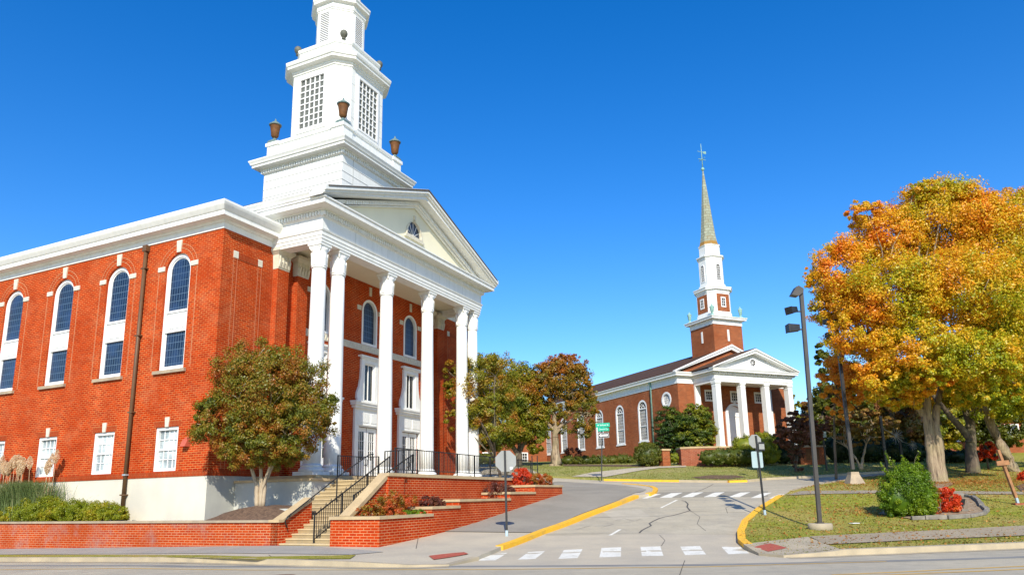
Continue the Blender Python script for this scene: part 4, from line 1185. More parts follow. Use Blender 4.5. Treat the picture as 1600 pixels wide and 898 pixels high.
# ================================================================== railings
def railing(name, label, pts, h=.95, gap=.13, posts=None, base_off=.12, group=None, curl=False):
    """pts: local (x,y,z) of the foot line"""
    t = thing(name, label, 'railing', o1, r1, group)
    P_ = [Vector(p) for p in pts]
    up = Vector((0, 0, 1))
    mb = MB()
    for a, b in zip(P_, P_[1:]): mb.bar(a + up * h, b + up * h, .045, .035)
    mb.build('top_rail', M['black'], t, uv=False)
    mb = MB()
    for a, b in zip(P_, P_[1:]): mb.bar(a + up * base_off, b + up * base_off, .03)
    mb.build('bottom_rail', M['black'], t, uv=False)
    me = None; mp = None
    for si, (a, b) in enumerate(zip(P_, P_[1:])):
        L_ = (b - a).length; n = max(1, round(L_ / gap)); npost = max(1, round(L_ / 1.5))
        for i in range(n + 1):
            p = a.lerp(b, i / n)
            if me is None:
                ob = MB().bar((0, 0, base_off), (0, 0, h), .018).build('baluster', M['black'], t, uv=False); me = ob.data
            else:
                ob = bpy.data.objects.new('baluster', me); COL.objects.link(ob); ob.parent = t
            ob.location = p
        for i in range(npost + 1):
            if si and i == 0: continue
            p = a.lerp(b, i / npost)
            if mp is None:
                ob = MB().bar((0, 0, -.08), (0, 0, h + .02), .042).build('post', M['black'], t, uv=False); mp = ob.data
            else:
                ob = bpy.data.objects.new('post', mp); COL.objects.link(ob); ob.parent = t
            ob.location = p
    return t
def stz(x): return z0 + max(0, (x + 1.70)) / run * rz_ + .02
railing('stair_railing', 'black iron railing with thin balusters running up the middle of the lower steps', [(-1.45, -6.95, stz(-1.45)), (2.95, -6.95, stz(2.95))])
railing('stair_railing', 'black iron railing on the right of the steps rising above the red and green shrubs', [(-.35, -7.75, stz(-.35) + .05), (2.9, -8.1, stz(2.9))], h=1.0)
railing('stair_railing', 'short black iron railing closing the head of the steps', [(3.1, -8.2, 2.5), (3.1, -6.6, 2.5)], h=1.05)
railing('terrace_railing', 'black iron railing on the tan cap of the brick terrace wall', [(1.5, YW + .2, 2.60), (14.1, YW + .2, 2.56)], h=.93)
railing('portico_railing', 'black iron railing between the two leftmost columns at the edge of the portico', [(3.2, -4.1, 2.54), (4.6, -4.1, 2.54), (4.6, -5.2, 2.5)], h=.95)
# wall handrail on the left
t = thing('handrail', 'single black handrail pipe on brackets along the left side of the steps', 'handrail', o1, r1)
hp = [(-1.48, -5.72, .72), (-1.55, -5.72, .95), (-1.45, -5.72, 1.08), (1.45, -5.72, 2.62), (3.2, -5.72, 3.45), (3.5, -5.72, 3.5)]
MB().tube(hp, .024, 8).build('rail', M['black'], t, uv=False)
for x in (-1.3, -.2):
    MB().tube([(x, -5.72, 1.12 + (x + 1.45) * .531), (x, -5.70, 1.0 + (x + 1.45) * .531), (x, -5.62, .98 + (x + 1.45) * .531)], .014, 6).build('bracket', M['black'], t, uv=False)
for x in (1.2, 3.45):
    MB().bar((x, -5.72, stz(x) - .05), (x, -5.72, 1.08 + (x + 1.45) * .531 if x < 3 else 3.5), .036).build('post', M['black'], t, uv=False)
p = G(838, 742)
t = thing('handrail', 'short black double rail standing at the corner behind the red shrubs', 'handrail', (G(832, 744).x, G(832, 744).y, T(G(832, 744).x, G(832, 744).y)), R(30))
mb = MB(); mb.bar((0, 0, 0), (0, 0, 1.5), .05); mb.bar((.45, 0, 0), (.45, 0, 1.5), .05)
for z in (.5, 1.0): mb.bar((0, 0, z), (.45, 0, z), .04)
mb.build('frame', M['black'], t, uv=False)

# ================================================================== signs, lamps
def world_thing(name, label, cat, p, rz=0, group=None): return thing(name, label, cat, (p.x, p.y, T(p.x, p.y)), rz, group)
def octa(r): return [(r * math.cos(math.pi / 8 + k * math.pi / 4), r * math.sin(math.pi / 8 + k * math.pi / 4)) for k in range(8)]
sp = G(792, 837)
t = world_thing('stop_sign', 'large grey octagonal sign seen from behind on a black post at the pavement corner', 'road sign', sp, R(-6))
MB().bar((0, 0, .18), (-.02, 0, 3.0), .07).build('post', M['black'], t, uv=False)
MB().bar((0, 0, -.05), (0, 0, .2), .09).build('post_sleeve', M['galv'], t, uv=False)
MB().prism([(a, b + 2.62) for a, b in octa(.405)], fY(.045), fY(.055)).build('sign_plate', M['signback'], t, uv=False)
Bx('sticker', M['signwhite'], t, .15, .25, .040, .044, 2.33, 2.41)
sp = G(1195, 804)
t = world_thing('road_sign_post', 'leaning dark post at the right kerb with an octagonal and a rectangular sign back', 'road sign', sp, R(10))
MB().bar((0, 0, .15), (-.08, 0, 3.25), .065).build('post', M['black'], t, uv=False)
MB().bar((0, 0, -.05), (0, 0, .2), .09).build('post_sleeve', M['galv'], t, uv=False)
MB().prism([(a - .12, b + 3.02) for a, b in octa(.30)], fY(.04), fY(.052)).build('octagon_plate', M['signback'], t, uv=False)
MB().prism([(-.02, 2.62), (.24, 2.62), (.24, 2.98), (-.02, 2.98)], fY(-.05), fY(-.038)).build('small_plate', M['black'], t, uv=False)
MB().prism([(-.01, 2.68), (.23, 2.68), (.23, 2.9), (-.01, 2.9)], fY(-.056), fY(-.051)).build('label_plate', M['signback'], t, uv=False)
MB().prism([(-.30, 1.92), (.12, 1.92), (.16, 1.96), (.16, 2.56), (.12, 2.6), (-.30, 2.6), (-.34, 2.56), (-.34, 1.96)], fY(.04), fY(.05)).build('rectangle_plate', M['signpale'], t, uv=False)
sp = G(1185, 746)
t = world_thing('sign_post', 'thin black sign post standing beyond the side street behind the right kerb signs', 'sign post', sp)
MB().bar((0, 0, 0), (0, 0, 2.2), .06).build('post', M['black'], t, uv=False)
MB().prism([(a, b + 2.45) for a, b in octa(.28)], fY(.04), fY(.05)).build('sign_plate', M['signback'], t, uv=False)
# street names
def text(s_, size, mat, parent, loc, rot, name='lettering', align='CENTER'):
    cu = bpy.data.curves.new(name, 'FONT'); cu.body = s_; cu.size = size; cu.align_x = align; cu.align_y = 'CENTER'; cu.extrude = .002
    tmp = bpy.data.objects.new('tmp', cu); COL.objects.link(tmp)
    dg = bpy.context.evaluated_depsgraph_get(); dg.update()
    me = bpy.data.meshes.new_from_object(tmp.evaluated_get(dg)); bpy.data.objects.remove(tmp)
    me.materials.clear(); me.materials.append(mat)
    o = bpy.data.objects.new(name, me); COL.objects.link(o); o.parent = parent; o.location = loc; o.rotation_euler = rot
    return o
sp = G(940, 750.5)
sp = Vector((sp.x, sp.y, 0))
k = sp.y / 51.2
t = world_thing('street_name_sign', 'green street name blades over a one way arrow sign on a slim black post', 'street sign', sp)
MB().bar((0, 0, 0), (.20, 0, 3.95 * k), .07).build('post', M['black'], t, uv=False)
def blade(z, wd, h, rz, mat, nm, x=.24, dy=0):
    o = MB().box(-wd / 2, wd / 2, -.01, .01, -h / 2, h / 2).build(nm, mat, t, uv=False); o.location = (x, -.045 + dy, z); o.rotation_euler = (0, R(-2), R(rz)); return o
b = blade(3.86 * k, .96, .28, -4, M['green'], 'name_blade')
text('W Sullivan St', .145, M['signwhite'], b, (0, -.014, 0), (R(90), 0, 0))
b = blade(3.56 * k, .84, .26, 16, M['green'], 'name_blade', .27, -.04)
text('Church Cir', .15, M['signwhite'], b, (0, -.014, 0), (R(90), 0, 0))
b = blade(3.14 * k, .72, .34, 0, M['black'], 'arrow_plate', .27)
ar = [(-.31, 0), (-.17, .12), (-.17, .062), (.30, .062), (.30, -.062), (-.17, -.062), (-.17, -.12)]
MB().prism(ar, fY(-.014), fY(-.012)).build('arrow', M['signwhite'], b, uv=False)
mb = MB().ring([(-.36, -.17), (.36, -.17), (.36, .17), (-.36, .17)], [(-.345, -.155), (.345, -.155), (.345, .155), (-.345, .155)], fY(-.014), fY(-.012)).build('border', M['signwhite'], b, uv=False)
text('ONE WAY', .105, M['black'], b, (.08, -.0165, 0), (R(90), 0, 0))
# lamp posts with floodlights
def flood(mb_, x, y, z, yaw, pitch, s=1.0):
    m_ = MB()
    m_.hexa([(-.16 * s, -.22 * s, -.14 * s), (.16 * s, -.22 * s, -.14 * s), (.12 * s, .16 * s, -.10 * s), (-.12 * s, .16 * s, -.10 * s)],
            [(-.16 * s, -.22 * s, .14 * s), (.16 * s, -.22 * s, .14 * s), (.12 * s, .16 * s, .12 * s), (-.12 * s, .16 * s, .12 * s)])
    m_.box(-.17 * s, .17 * s, -.26 * s, -.22 * s, -.15 * s, .15 * s)
    o = m_.build('floodlight', M['black'], mb_, uv=False); o.location = (x, y, z); o.rotation_euler = (R(pitch), 0, R(yaw)); return o
lp = G(1282, 826)
t = world_thing('lamp_post', 'tall bronze lamp post with floodlights on a round concrete base in the right lawn', 'lamp post', lp, 0)
MB().lathe((0, 0, -.1), [(.42, 0), (.42, .26), (.39, .30)], 24).build('concrete_base', M['kerb'], t, uv=False)
lean = -.02
MB().lathe((0, 0, .2), [(.16, 0), (.16, .04)], 4, .5, False).build('base_plate', M['pole'], t, uv=False)
p = MB().bar((0, 0, .2), (.22, 0, 8.75), .13, .13)
p.build('pole', M['pole'], t, uv=False)
m_ = MB().prism([(-.2, 8.63), (.06, 8.58), (.25, 8.72), (.27, 8.86), (.1, 8.98), (.0, 8.94)], fY(-.16), fY(.16)); m_.build('lamp_head', M['pole'], t, uv=False)
flood(t, -.17, 0, 8.05, -60, 10, .95); flood(t, -.18, 0, 7.35, -88, 0, 1.05)
for z in (8.0, 7.30): MB().bar((.19, 0, z), (-.1, 0, z), .05).build('bracket', M['black'], t, uv=False)
lp = G(1335, 755)
t = world_thing('lamp_post', 'dark lamp post with grey lower end on a tapered concrete footing below the orange branch', 'lamp post', lp, 0)
MB().lathe((0, 0, -.1), [(.66, 0), (.34, .6), (.32, .75)], 4, .5, False).build('concrete_base', M['capw'], t, uv=False)
MB().bar((0, 0, .8), (0, 0, 2.9), .17).build('pole_foot', M['pole'], t, uv=False)
MB().bar((0, 0, 2.9), (0, 0, 9.6), .16).build('pole', M['black'], t, uv=False)
flood(t, -.5, -.1, 9.4, -60, -10, 1.0); flood(t, -.45, -.1, 8.6, -80, -8, 1.0)
# thin dark posts with ribbon decorations further back
for px, py, h, lab in ((1292, 735, 2.9, 'thin black post with a small blade sign beside the brick monument'),):
    g = G(px, py); t = world_thing('sign_post', lab, 'sign post', g)
    MB().bar((0, 0, 0), (0, 0, h), .09).build('post', M['black'], t, uv=False)
    Bx('sign_plate', M['signpale'], t, -.06, .22, -.07, -.05, h - .5, h)
def star(px, py, d, r, label, hpost):
    c = AT(px, py, d); g = T(c.x, c.y)
    t = thing('lamp_post_ornament', label, 'ornament', (c.x, c.y, g))
    MB().bar((-.9, .1, 0), (-.9, .1, c.z - g + hpost), .16).build('post', M['black'], t, uv=False)
    mb = MB(); rng_ = random.Random(3)
    for k in range(14):
        a = 2 * math.pi * k / 14; rr = r * rng_.uniform(.7, 1.1)
        mb.tube([(0, 0, c.z - g), (rr * math.cos(a), -.05, c.z - g + rr * math.sin(a))], [.02, .008], 5)
        mb.tube([(rr * .6 * math.cos(a), 0, c.z - g + rr * .6 * math.sin(a)), (rr * .9 * math.cos(a + .18), -.05, c.z - g + rr * .9 * math.sin(a + .18))], .008, 4)
    mb.bar((-.9, .05, c.z - g + r * .9), (0, 0, c.z - g), .03)
    mb.build('silver_star', M['signback'], t, uv=False)
star(1400, 680, 52, .62, 'silver starburst ornament hanging from a dark post left of the big maple trunk', 1.4)
star(1426, 695, 56, .40, 'small silver ornament on a dark post just behind the silver starburst', 1.0)
# leaning wooden post
g = G(1591, 788)
t = world_thing('leaning_post', 'leaning weathered wooden post with a cross piece and blue metal foot at the right edge', 'post', g)
MB().bar((-.05, 0, .3), (-.50, 0, 2.35), .13, .11).build('post', M['wood'], t)
MB().bar((-.72, -.1, 1.76), (-.18, -.1, 1.80), .07, .2).build('cross_piece', M['wood'], t)
MB().bar((0, 0, 0), (-.06, 0, .42), .1).build('metal_foot', M['galv'], t)
MB().box(-.2, .28, -.12, .12, -.02, .07).build('base_block', M['brick_dark'], t)
# stone edged bed and spotlight
edge = [(x, y) for x, y in [(1424, 812), (1445, 811.5), (1480, 811), (1515, 808.5), (1538, 804), (1543, 799), (1535, 793), (1530, 786), (1521, 779), (1508, 776), (1496, 775.5)]]
g0 = G(1490, 800)
t = thing('edging_stones', 'curved row of grey stones edging the mulch bed beside the holly bush', 'bed edging', (g0.x, g0.y, 0))
for i in range(len(edge) - 1):
    a, b = G(*edge[i]), G(*edge[i + 1]); n = max(1, int((b - a).length / .55))
    for j in range(n):
        p0_, p1_ = a.lerp(b, j / n + .02 / n), a.lerp(b, (j + 1) / n - .02 / n); h = random.uniform(.13, .19)
        v0, v1 = Vector((p0_.x - g0.x, p0_.y - g0.y, T(p0_.x, p0_.y) + h / 2)), Vector((p1_.x - g0.x, p1_.y - g0.y, T(p1_.x, p1_.y) + h / 2))
        if (v1 - v0).length > .05: MB().bar(v0, v1, random.uniform(.14, .2), h).build('stone', M['stonegrey'], t, bevel=.02)
sheet('mulch_bed', M['mulch_light'], GP((1372, 803), (1424, 811), (1480, 810), (1515, 807.5), (1536, 803), (1540, 798), (1533, 790), (1520, 779), (1495, 776), (1460, 780), (1400, 790)), .035, TH, .5)
sheet('mulch_bed', M['mulch_light'], GP((1435, 755), (1455, 747), (1480, 750), (1492, 756), (1475, 763), (1448, 763)), .03, TH, .5)
sheet('mulch_bed', M['mulch'], GP((1588, 760), (1620, 750), (1660, 760), (1640, 768), (1596, 768)), .03, TH, .5)
sheet('mulch_bed', M['mulch'], GP((1080, 745.5), (1110, 742), (1150, 742.5), (1165, 745), (1140, 748), (1095, 748)), .02, None, .8)
g = G(1505, 795)
t = world_thing('spotlight', 'small black ground spotlight in the mulch bed beside the red shrub', 'spotlight', g)
MB().bar((0, 0, 0), (0, 0, .18), .04).build('stem', M['black'], t, uv=False)
MB().hexa([(-.05, -.05, .16), (.05, -.05, .16), (.05, .05, .16), (-.05, .05, .16)], [(-.12, -.1, .42), (.1, -.1, .42), (.1, .12, .38), (-.12, .12, .38)]).build('housing', M['black'], t, uv=False)
g = G(1507, 799); o = MB().box(-.14, .14, -.09, .09, 0, .06).build('paving_block', M['stonegrey']); o.location = (g.x, g.y, T(g.x, g.y) + .03); tag(o, 'small pale block lying in the mulch bed below the spotlight', 'block')
g = G(1335, 818); o = MB().box(-.16, .16, -.1, .1, 0, .02).build('paper_scrap', M['signwhite']); o.location = (g.x, g.y, T(g.x, g.y) + .02); o.rotation_euler = (0, 0, .3); tag(o, 'white scrap of paper lying on the right lawn', 'litter')
# ================================================================== FAR CHURCH
Z0 = 4.9
M['glass2'] = glass('dim window glass', (.05, .045, .045), rough=.6, spec=.15)
c2 = thing('church', 'smaller brick church with slim white steeple and square columned portico beyond the side street', 'church', C2.o[:], C2.rot)
XM = 6.8; BW = 13.6; BL = 34
def tw2(y, t=0.0): return arch(y, 1.72, 7.0, 10.5, 12, t)
W2 = [6.3 + 4.46 * k for k in range(6)]
RW = (1.95, 10.82)
hs2 = [tw2(y) for y in W2] + [circ(RW[0], RW[1], .78)]
wall_mb([(0, 4.0), (BL, 4.0), (BL, 12.3), (0, 12.3)], hs2, fX(0), fX(.22)).build('side_wall', M['brick2'], c2)
SX = [3.75, 6.95, 10.05]
hf_ = [rect(x, .95, 10.62, 11.62) for x in SX] + [arch(XM, 1.9, 5.65, 9.2)]
wall_mb([(0, 4.0), (BW, 4.0), (BW, 12.4), (0, 12.4)], hf_, fY(0), fY(.2)).build('front_wall', M['brick2'], c2)
Bx('far_wall', M['brick2'], c2, BW - .2, BW, .01, BL, 4, 12.3)
cp2 = [(0, 12.22), (.05, 12.22), (.05, 12.72), (.1, 12.75), (.1, 12.86), (.16, 12.9), (.42, 12.94), (.42, 13.08), (.46, 13.12), (.52, 13.24), (.52, 13.3), (0, 13.34)]
MB().mould([(0, BL), (0, 0), (1.95, 0)], cp2).build('cornice', M['white'], c2)
MB().mould([(11.65, 0), (BW, 0), (BW, BL)], cp2).build('cornice', M['white'], c2)
for y in W2:
    w_ = MB().ring(tw2(y), tw2(y, .2), fX(.0), fX(.16))
    w_.box(.04, .14, y - .7, y + .7, 10.38, 10.5); w_.box(.05, .14, y - .7, y + .7, 8.58, 8.66)
    w_.box(-.06, .1, y - .95, y + .95, 6.9, 7.02)
    w_ = w_.build('window', M['white2'], c2)
    g = MB()
    for i in range(1, 6):
        yy = y - .66 + 1.32 * i / 6; g.box(.105, .125, yy - .016, yy + .016, 7.2, 10.4)
    for i in range(1, 10): 
        if i != 5: g.box(.106, .125, y - .66, y + .66, 7.2 + 3.2 * i / 10 - .013, 7.2 + 3.2 * i / 10 + .013)
    for a in (30, 60, 90, 120, 150): g.bar((.1, y + .22 * math.cos(R(a)), 10.5 + .22 * math.sin(R(a))), (.1, y + .66 * math.cos(R(a)), 10.5 + .66 * math.sin(R(a))), .028)
    pts_ = [(.1, y + .24 * math.cos(math.pi * k / 8), 10.5 + .24 * math.sin(math.pi * k / 8)) for k in range(9)]; g.tube(pts_, .03, 5)
    g.build('muntin', M['white2'], w_)
    MB().prism(tw2(y, .18), fX(.13), fX(.15)).build('pane', M['glass2'], w_)
w_ = MB().ring(circ(*RW, .80), circ(*RW, .6), fX(-.04), fX(.14))
w_ = w_.build('round_window', M['white2'], c2)
g = MB()
for i in range(-2, 3): g.box(.06, .12, RW[0] + i * .22 - .02, RW[0] + i * .22 + .02, RW[1] - (.6 ** 2 - (i * .22) ** 2) ** .5, RW[1] + (.6 ** 2 - (i * .22) ** 2) ** .5)
for i in range(-2, 3): g.box(.061, .12, RW[0] - (.6 ** 2 - (i * .22) ** 2) ** .5, RW[0] + (.6 ** 2 - (i * .22) ** 2) ** .5, RW[1] + i * .22 - .02, RW[1] + i * .22 + .02)
g.build('muntin', M['white2'], w_); MB().prism(circ(*RW, .62), fX(.13), fX(.15)).build('pane', M['glass2'], w_)
d = MB().tube([(-.12, 4.43, 4.9), (-.12, 4.43, 12.9), (-.3, 4.43, 13.1)], .085, 8); d.box(-.28, .0, 4.3, 4.56, 12.75, 13.05); d.build('downspout', M['copper'], c2)
# roof: gable along the body
RZ = 16.35; s2 = (RZ - 13.32) / (XM + .5)
for s in (0, 1):
    xe = -.52 if s == 0 else BW + .52
    MB().hexa([(xe, -.1, 13.31), (XM, -.1, RZ), (XM, BL + .3, RZ), (xe, BL + .3, 13.31)], [(xe, -.1, 13.39), (XM, -.1, RZ + .08), (XM, BL + .3, RZ + .08), (xe, BL + .3, 13.39)]).build('roof', M['shingle'], c2)
MB().prism([(.1, 13.2), (BW - .1, 13.2), (XM, RZ - .15)], fY(.0), fY(.2)).build('gable', M['brick2'], c2)
def rake2(xa, xb, za, zb, y0, y1, th, name='raking_cornice', parent=c2):
    m_ = MB()
    for (x0, x1) in ((xa, (xa + xb) / 2), (xb, (xa + xb) / 2)):
        m_.prism([(x0, za - th * .2), (x1, zb - th), (x1, zb), (x0, za + .06)], fY(y0), fY(y1))
        m_.prism([(x0, za - .02), (x1, zb - th * .35), (x1, zb + .03), (x0, za + .09)], fY(y0 - .1), fY(y0))
    return m_.build(name, M['white'], parent)
rake2(-.52, BW + .52, 13.34, RZ + .1, -.35, .02, .5)
# portico
py = -3.2; EX0, EX1 = 1.95, 11.65
mb = MB(); mb.box(EX0 - .3, EX1 + .3, py - .6, 0, 4.0, 5.62); mb.build('portico_floor', M['cap'], c2)
MB().mould([(EX0, 0), (EX0, py), (EX1, py), (EX1, 0)], [(0, 12.0), (0, 12.2), (.04, 12.22), (.04, 12.45), (.0, 12.46), (.0, 12.72), (.1, 12.75), (.1, 12.9), (.45, 12.95), (.45, 13.06), (.52, 13.18), (.52, 13.24), (-.4, 13.26), (-.4, 12.0)], cap='loop').build('entablature', M['white'], c2)
mb = MB()
for i in range(48): x = EX0 - .2 + i * .214; mb.box(x - .055, x + .055, py - .22, py - .09, 12.76, 12.9)
mb.build('dentil_band', M['white'], c2); mb = MB()
for i in range(15): y = py + .1 + i * .21; mb.box(EX0 - .22, EX0 - .09, y - .05, y + .05, 12.76, 12.9)
mb.build('dentil_band', M['white'], c2)
Bx('soffit', M['white'], c2, EX0 + .1, EX1 - .1, py + .1, -.01, 12.2, 12.26)
cols = [XM - 4.5, XM - 1.5, XM + 1.5, XM + 4.5]
def col2(x, y=py + .3, d=.29):
    m_ = MB(); m_.box(-d, d, -d, d, 0, 6.4)
    m_ = m_.build('column', M['white'], c2); m_.location = (x, y, 5.62)
    q = MB(); q.box(-d - .06, d + .06, -d - .06, d + .06, 0, .3); q.box(-d - .03, d + .03, -d - .03, d + .03, .3, .4); q.build('column_base', M['white'], m_)
    q = MB(); q.box(-d - .05, d + .05, -d - .05, d + .05, 6.22, 6.38); q.box(-d - .02, d + .02, -d - .02, d + .02, 5.95, 6.02); q.build('capital', M['white'], m_)
    return m_
k0 = col2(cols[0])
for x in cols[1:]:
    k = copy_tree(k0, c2); k.location = (x, py + .3, 5.62)
for x in (2.25, 11.35):
    Bx('pilaster', M['white'], c2, x - .3, x + .3, -.2, .01, 4.5, 12.02)
PZ = 15.35
tymp = [(EX0 - .1, 13.24), (EX1 + .1, 13.24), (XM, PZ - .25)]
ocx = (XM, 14.05)
wall_mb(tymp, [circ(*ocx, .36)], fY(py + .05), fY(py + .2)).build('tympanum', M['white'], c2)
w_ = MB().ring(circ(*ocx, .46), circ(*ocx, .34), fY(py - .02), fY(py + .06)).build('oculus', M['white2'], c2)
MB().prism(circ(*ocx, .36), fY(py + .1), fY(py + .12)).build('pane', M['glass2'], w_)
g = MB()
for a in range(0, 180, 45): g.bar((ocx[0] - .35 * math.cos(R(a)), py + .07, ocx[1] - .35 * math.sin(R(a))), (ocx[0] + .35 * math.cos(R(a)), py + .07, ocx[1] + .35 * math.sin(R(a))), .028)
g.lathe((0, 0, 0), [(.001, 0), (.001, .001)], 3)
g.build('muntin', M['white2'], w_)
rake2(EX0 - .55, EX1 + .55, 13.28, PZ, py - .5, py + .06, .42)
for s in (0, 1):
    xe = EX0 - .6 if s == 0 else EX1 + .6
    MB().hexa([(xe, py - .55, 13.33), (XM, py - .55, PZ + .02), (XM, .3, PZ + .02), (xe, .3, 13.33)], [(xe, py - .55, 13.39), (XM, py - .55, PZ + .09), (XM, .3, PZ + .09), (xe, .3, 13.39)]).build('roof', M['shingle'], c2)
for x in SX:
    w_ = MB().ring(rect(x, 1.1, 10.54, 11.70), rect(x, .78, 10.72, 11.52), fY(-.05), fY(.08)).build('window', M['white2'], c2)
    Bx('pane', M['glass2'], w_, x - .42, x + .42, .06, .08, 10.7, 11.54)
    g = MB()
    for i in (1, 2): g.box(x - .39 + .26 * i - .02, x - .39 + .26 * i + .02, .0, .05, 10.72, 11.52)
    for i in (1, 2): g.box(x - .39, x + .39, .001, .05, 10.72 + .267 * i - .02, 10.72 + .267 * i + .02)
    g.build('muntin', M['white2'], w_)
dd = MB().ring(arch(XM, 2.5, 5.62, 9.2), arch(XM, 1.96, 5.62, 9.2), fY(-.12), fY(.06)); dd.box(XM - 1.0, XM + 1.0, .05, .1, 9.1, 9.2); dd.box(XM - .1, XM + .1, -.16, 0, 10.35, 10.7)
dd.prism(arch(XM, 1.96, 5.62, 9.2), fY(.1), fY(.14)); dd.box(XM - .02, XM + .02, .06, .1, 5.62, 9.1)
for s in (-1, 1):
    for z in (5.9, 7.0, 8.1): dd.box(XM + s * .5 - .32, XM + s * .5 + .32, .07, .1, z, z + .85)
dd.build('arched_door', M['white2'], c2)
# tower and spire
A2 = (XM, 1.83)
def sq2(h): return [(A2[0] - h, A2[1] - h), (A2[0] + h, A2[1] - h), (A2[0] + h, A2[1] + h), (A2[0] - h, A2[1] + h)]
def oc2(h, c):
    x, y = A2
    return [(x - h + c, y - h), (x + h - c, y - h), (x + h, y - h + c), (x + h, y + h - c), (x + h - c, y + h), (x - h + c, y + h), (x - h, y + h - c), (x - h, y - h + c)]
tw_ = MB().mould(sq2(1.86), [(0, 13.4), (0, 18.72)], closed=True).build('tower', M['brick2'], c2)
MB().mould(sq2(1.86), [(.04, 18.6), (.04, 19.0), (.1, 19.03), (.1, 19.08), (.38, 19.12), (.38, 19.24), (.46, 19.34), (.46, 19.4), (0, 19.44)], closed=True).build('tower_cornice', M['white'], tw_)
mb = MB(); mb.box(A2[0] - .12, A2[0] + .12, A2[1] - 1.9, A2[1] - 1.84, 16.9, 18.1); mb.box(A2[0] - 1.9, A2[0] - 1.84, A2[1] - .12, A2[1] + .12, 16.9, 18.1)
mb.build('slit_panel', M['white'], tw_)
s2_ = MB().mould(oc2(1.50, .62), [(.08, 19.4), (.08, 19.95), (0, 20.0), (0, 22.3)], closed=True).build('brick_stage', M['white'], tw_)
mb = MB(); mb.box(A2[0] - .80, A2[0] + .80, A2[1] - 1.515, A2[1] - 1.49, 20.15, 22.05); mb.box(A2[0] - 1.515, A2[0] - 1.49, A2[1] - .80, A2[1] + .80, 20.15, 22.05)
mb.build('brick_panel', M['brick2'], s2_)
for face in (0, 1):
    F = (lambda d: (lambda a, b: (A2[0] + a, A2[1] - 1.5 + d, b))) if face == 0 else (lambda d: (lambda a, b: (A2[0] - 1.5 + d, A2[1] + a, b)))
    w_ = MB().ring(rect(0, .62, 20.6, 21.7), rect(0, .42, 20.72, 21.58), F(-.06), F(0)).build('window', M['white2'], s2_)
    MB().prism(rect(0, .44, 20.72, 21.58), F(-.03), F(-.016)).build('pane', M['glass2'], w_)
    g = MB(); g.prism(rect(0, .035, 20.72, 21.58), F(-.05), F(-.03))
    for z in (21.0, 21.29): g.prism([(-.21, z - .018), (.21, z - .018), (.21, z + .018), (-.21, z + .018)], F(-.051), F(-.03))
    g.build('muntin', M['white2'], w_)
MB().mould(oc2(1.5, .62), [(0, 22.2), (.06, 22.25), (.06, 22.45), (.24, 22.5), (.24, 22.62), (.3, 22.72), (.3, 22.8), (0, 22.84)], closed=True).build('stage_cornice', M['white'], s2_)
s3_ = MB().mould(oc2(1.12, .52), [(.14, 22.8), (.14, 23.2), (0, 23.24), (0, 26.1)], closed=True).build('lantern', M['white'], tw_)
for face in (0, 1):
    F = (lambda d: (lambda a, b: (A2[0] + a, A2[1] - 1.12 + d, b))) if face == 0 else (lambda d: (lambda a, b: (A2[0] - 1.12 + d, A2[1] + a, b)))
    w_ = MB().ring(arch(0, .62, 23.6, 25.2), arch(0, .62, 23.6, 25.2, t=.08), F(-.05), F(0)).build('lantern_window', M['white2'], s3_)
    MB().prism(arch(0, .62, 23.6, 25.2, t=.07), F(-.02), F(-.008)).build('pane', M['glass2'], w_)
    g = MB()
    for x in (-.08, .08): g.prism(rect(x, .03, 23.68, 25.3), F(-.04), F(-.02))
    for i in range(6): z = 23.9 + i * .25; g.prism([(-.23, z - .014), (.23, z - .014), (.23, z + .014), (-.23, z + .014)], F(-.041), F(-.02))
    g.build('muntin', M['white2'], w_)
MB().mould(oc2(1.12, .52), [(0, 26.0), (.05, 26.05), (.05, 26.2), (.14, 26.24), (.2, 26.34), (.2, 26.42), (0, 26.46)], closed=True).build('lantern_cornice', M['white'], s3_)
MB().mould(oc2(.98, .46), [(0, 26.4), (0, 27.6), (.06, 27.62), (.06, 27.72), (0, 27.74)], closed=True).build('spire_base', M['white'], tw_)
spn = MB()
spn.lathe((A2[0], A2[1], 27.7), [(.96, .45), (.82, 1.2), (.6, 3.4), (.34, 6.2), (.06, 8.9), (.03, 9.0)], 8, .5, False).build('spire', M['spire'], tw_)
MB().lathe((A2[0], A2[1], 27.7), [(1.14, 0), (1.02, .18), (.96, .46)], 8, .5, False).build('spire_skirt', M['spire_low'], tw_)
f = MB().lathe((A2[0], A2[1], 36.6), [(.05, 0), (.17, .12), (.2, .25), (.14, .38), (.04, .45)], 10)
f.tube([(A2[0], A2[1], 37.0), (A2[0], A2[1], 39.9)], [.06, .035], 6)
f.bar((A2[0] - .5, A2[1], 38.0), (A2[0] + .5, A2[1], 38.0), .05); f.bar((A2[0], A2[1] - .5, 38.0), (A2[0], A2[1] + .5, 38.0), .05)
f.bar((A2[0] - .55, A2[1], 38.9), (A2[0] + .5, A2[1], 38.9), .04); f.prism([(A2[0] + .2, 38.75), (A2[0] + .62, 38.75), (A2[0] + .62, 39.08), (A2[0] + .2, 39.0)], fY(A2[1] - .02), fY(A2[1] + .02))
f.lathe((A2[0], A2[1], 37.9), [(.05, 0), (.12, .1), (.05, .2)], 8)
f.build('weathervane', M['copper'], tw_, uv=False)
for sx in (-1, 1):
    for sy in (-1, 1):
        MB().lathe((A2[0] + sx * 1.85, A2[1] + sy * 1.85, 19.42), [(.27, 0), (.27, .12), (.14, .2), (.09, .32), (.16, .4), (.2, .7), (.25, .95), (.25, 1.0), (.12, 1.08), (.08, 1.2), (.02, 1.3)], 12).build('urn', M['copper'], tw_)
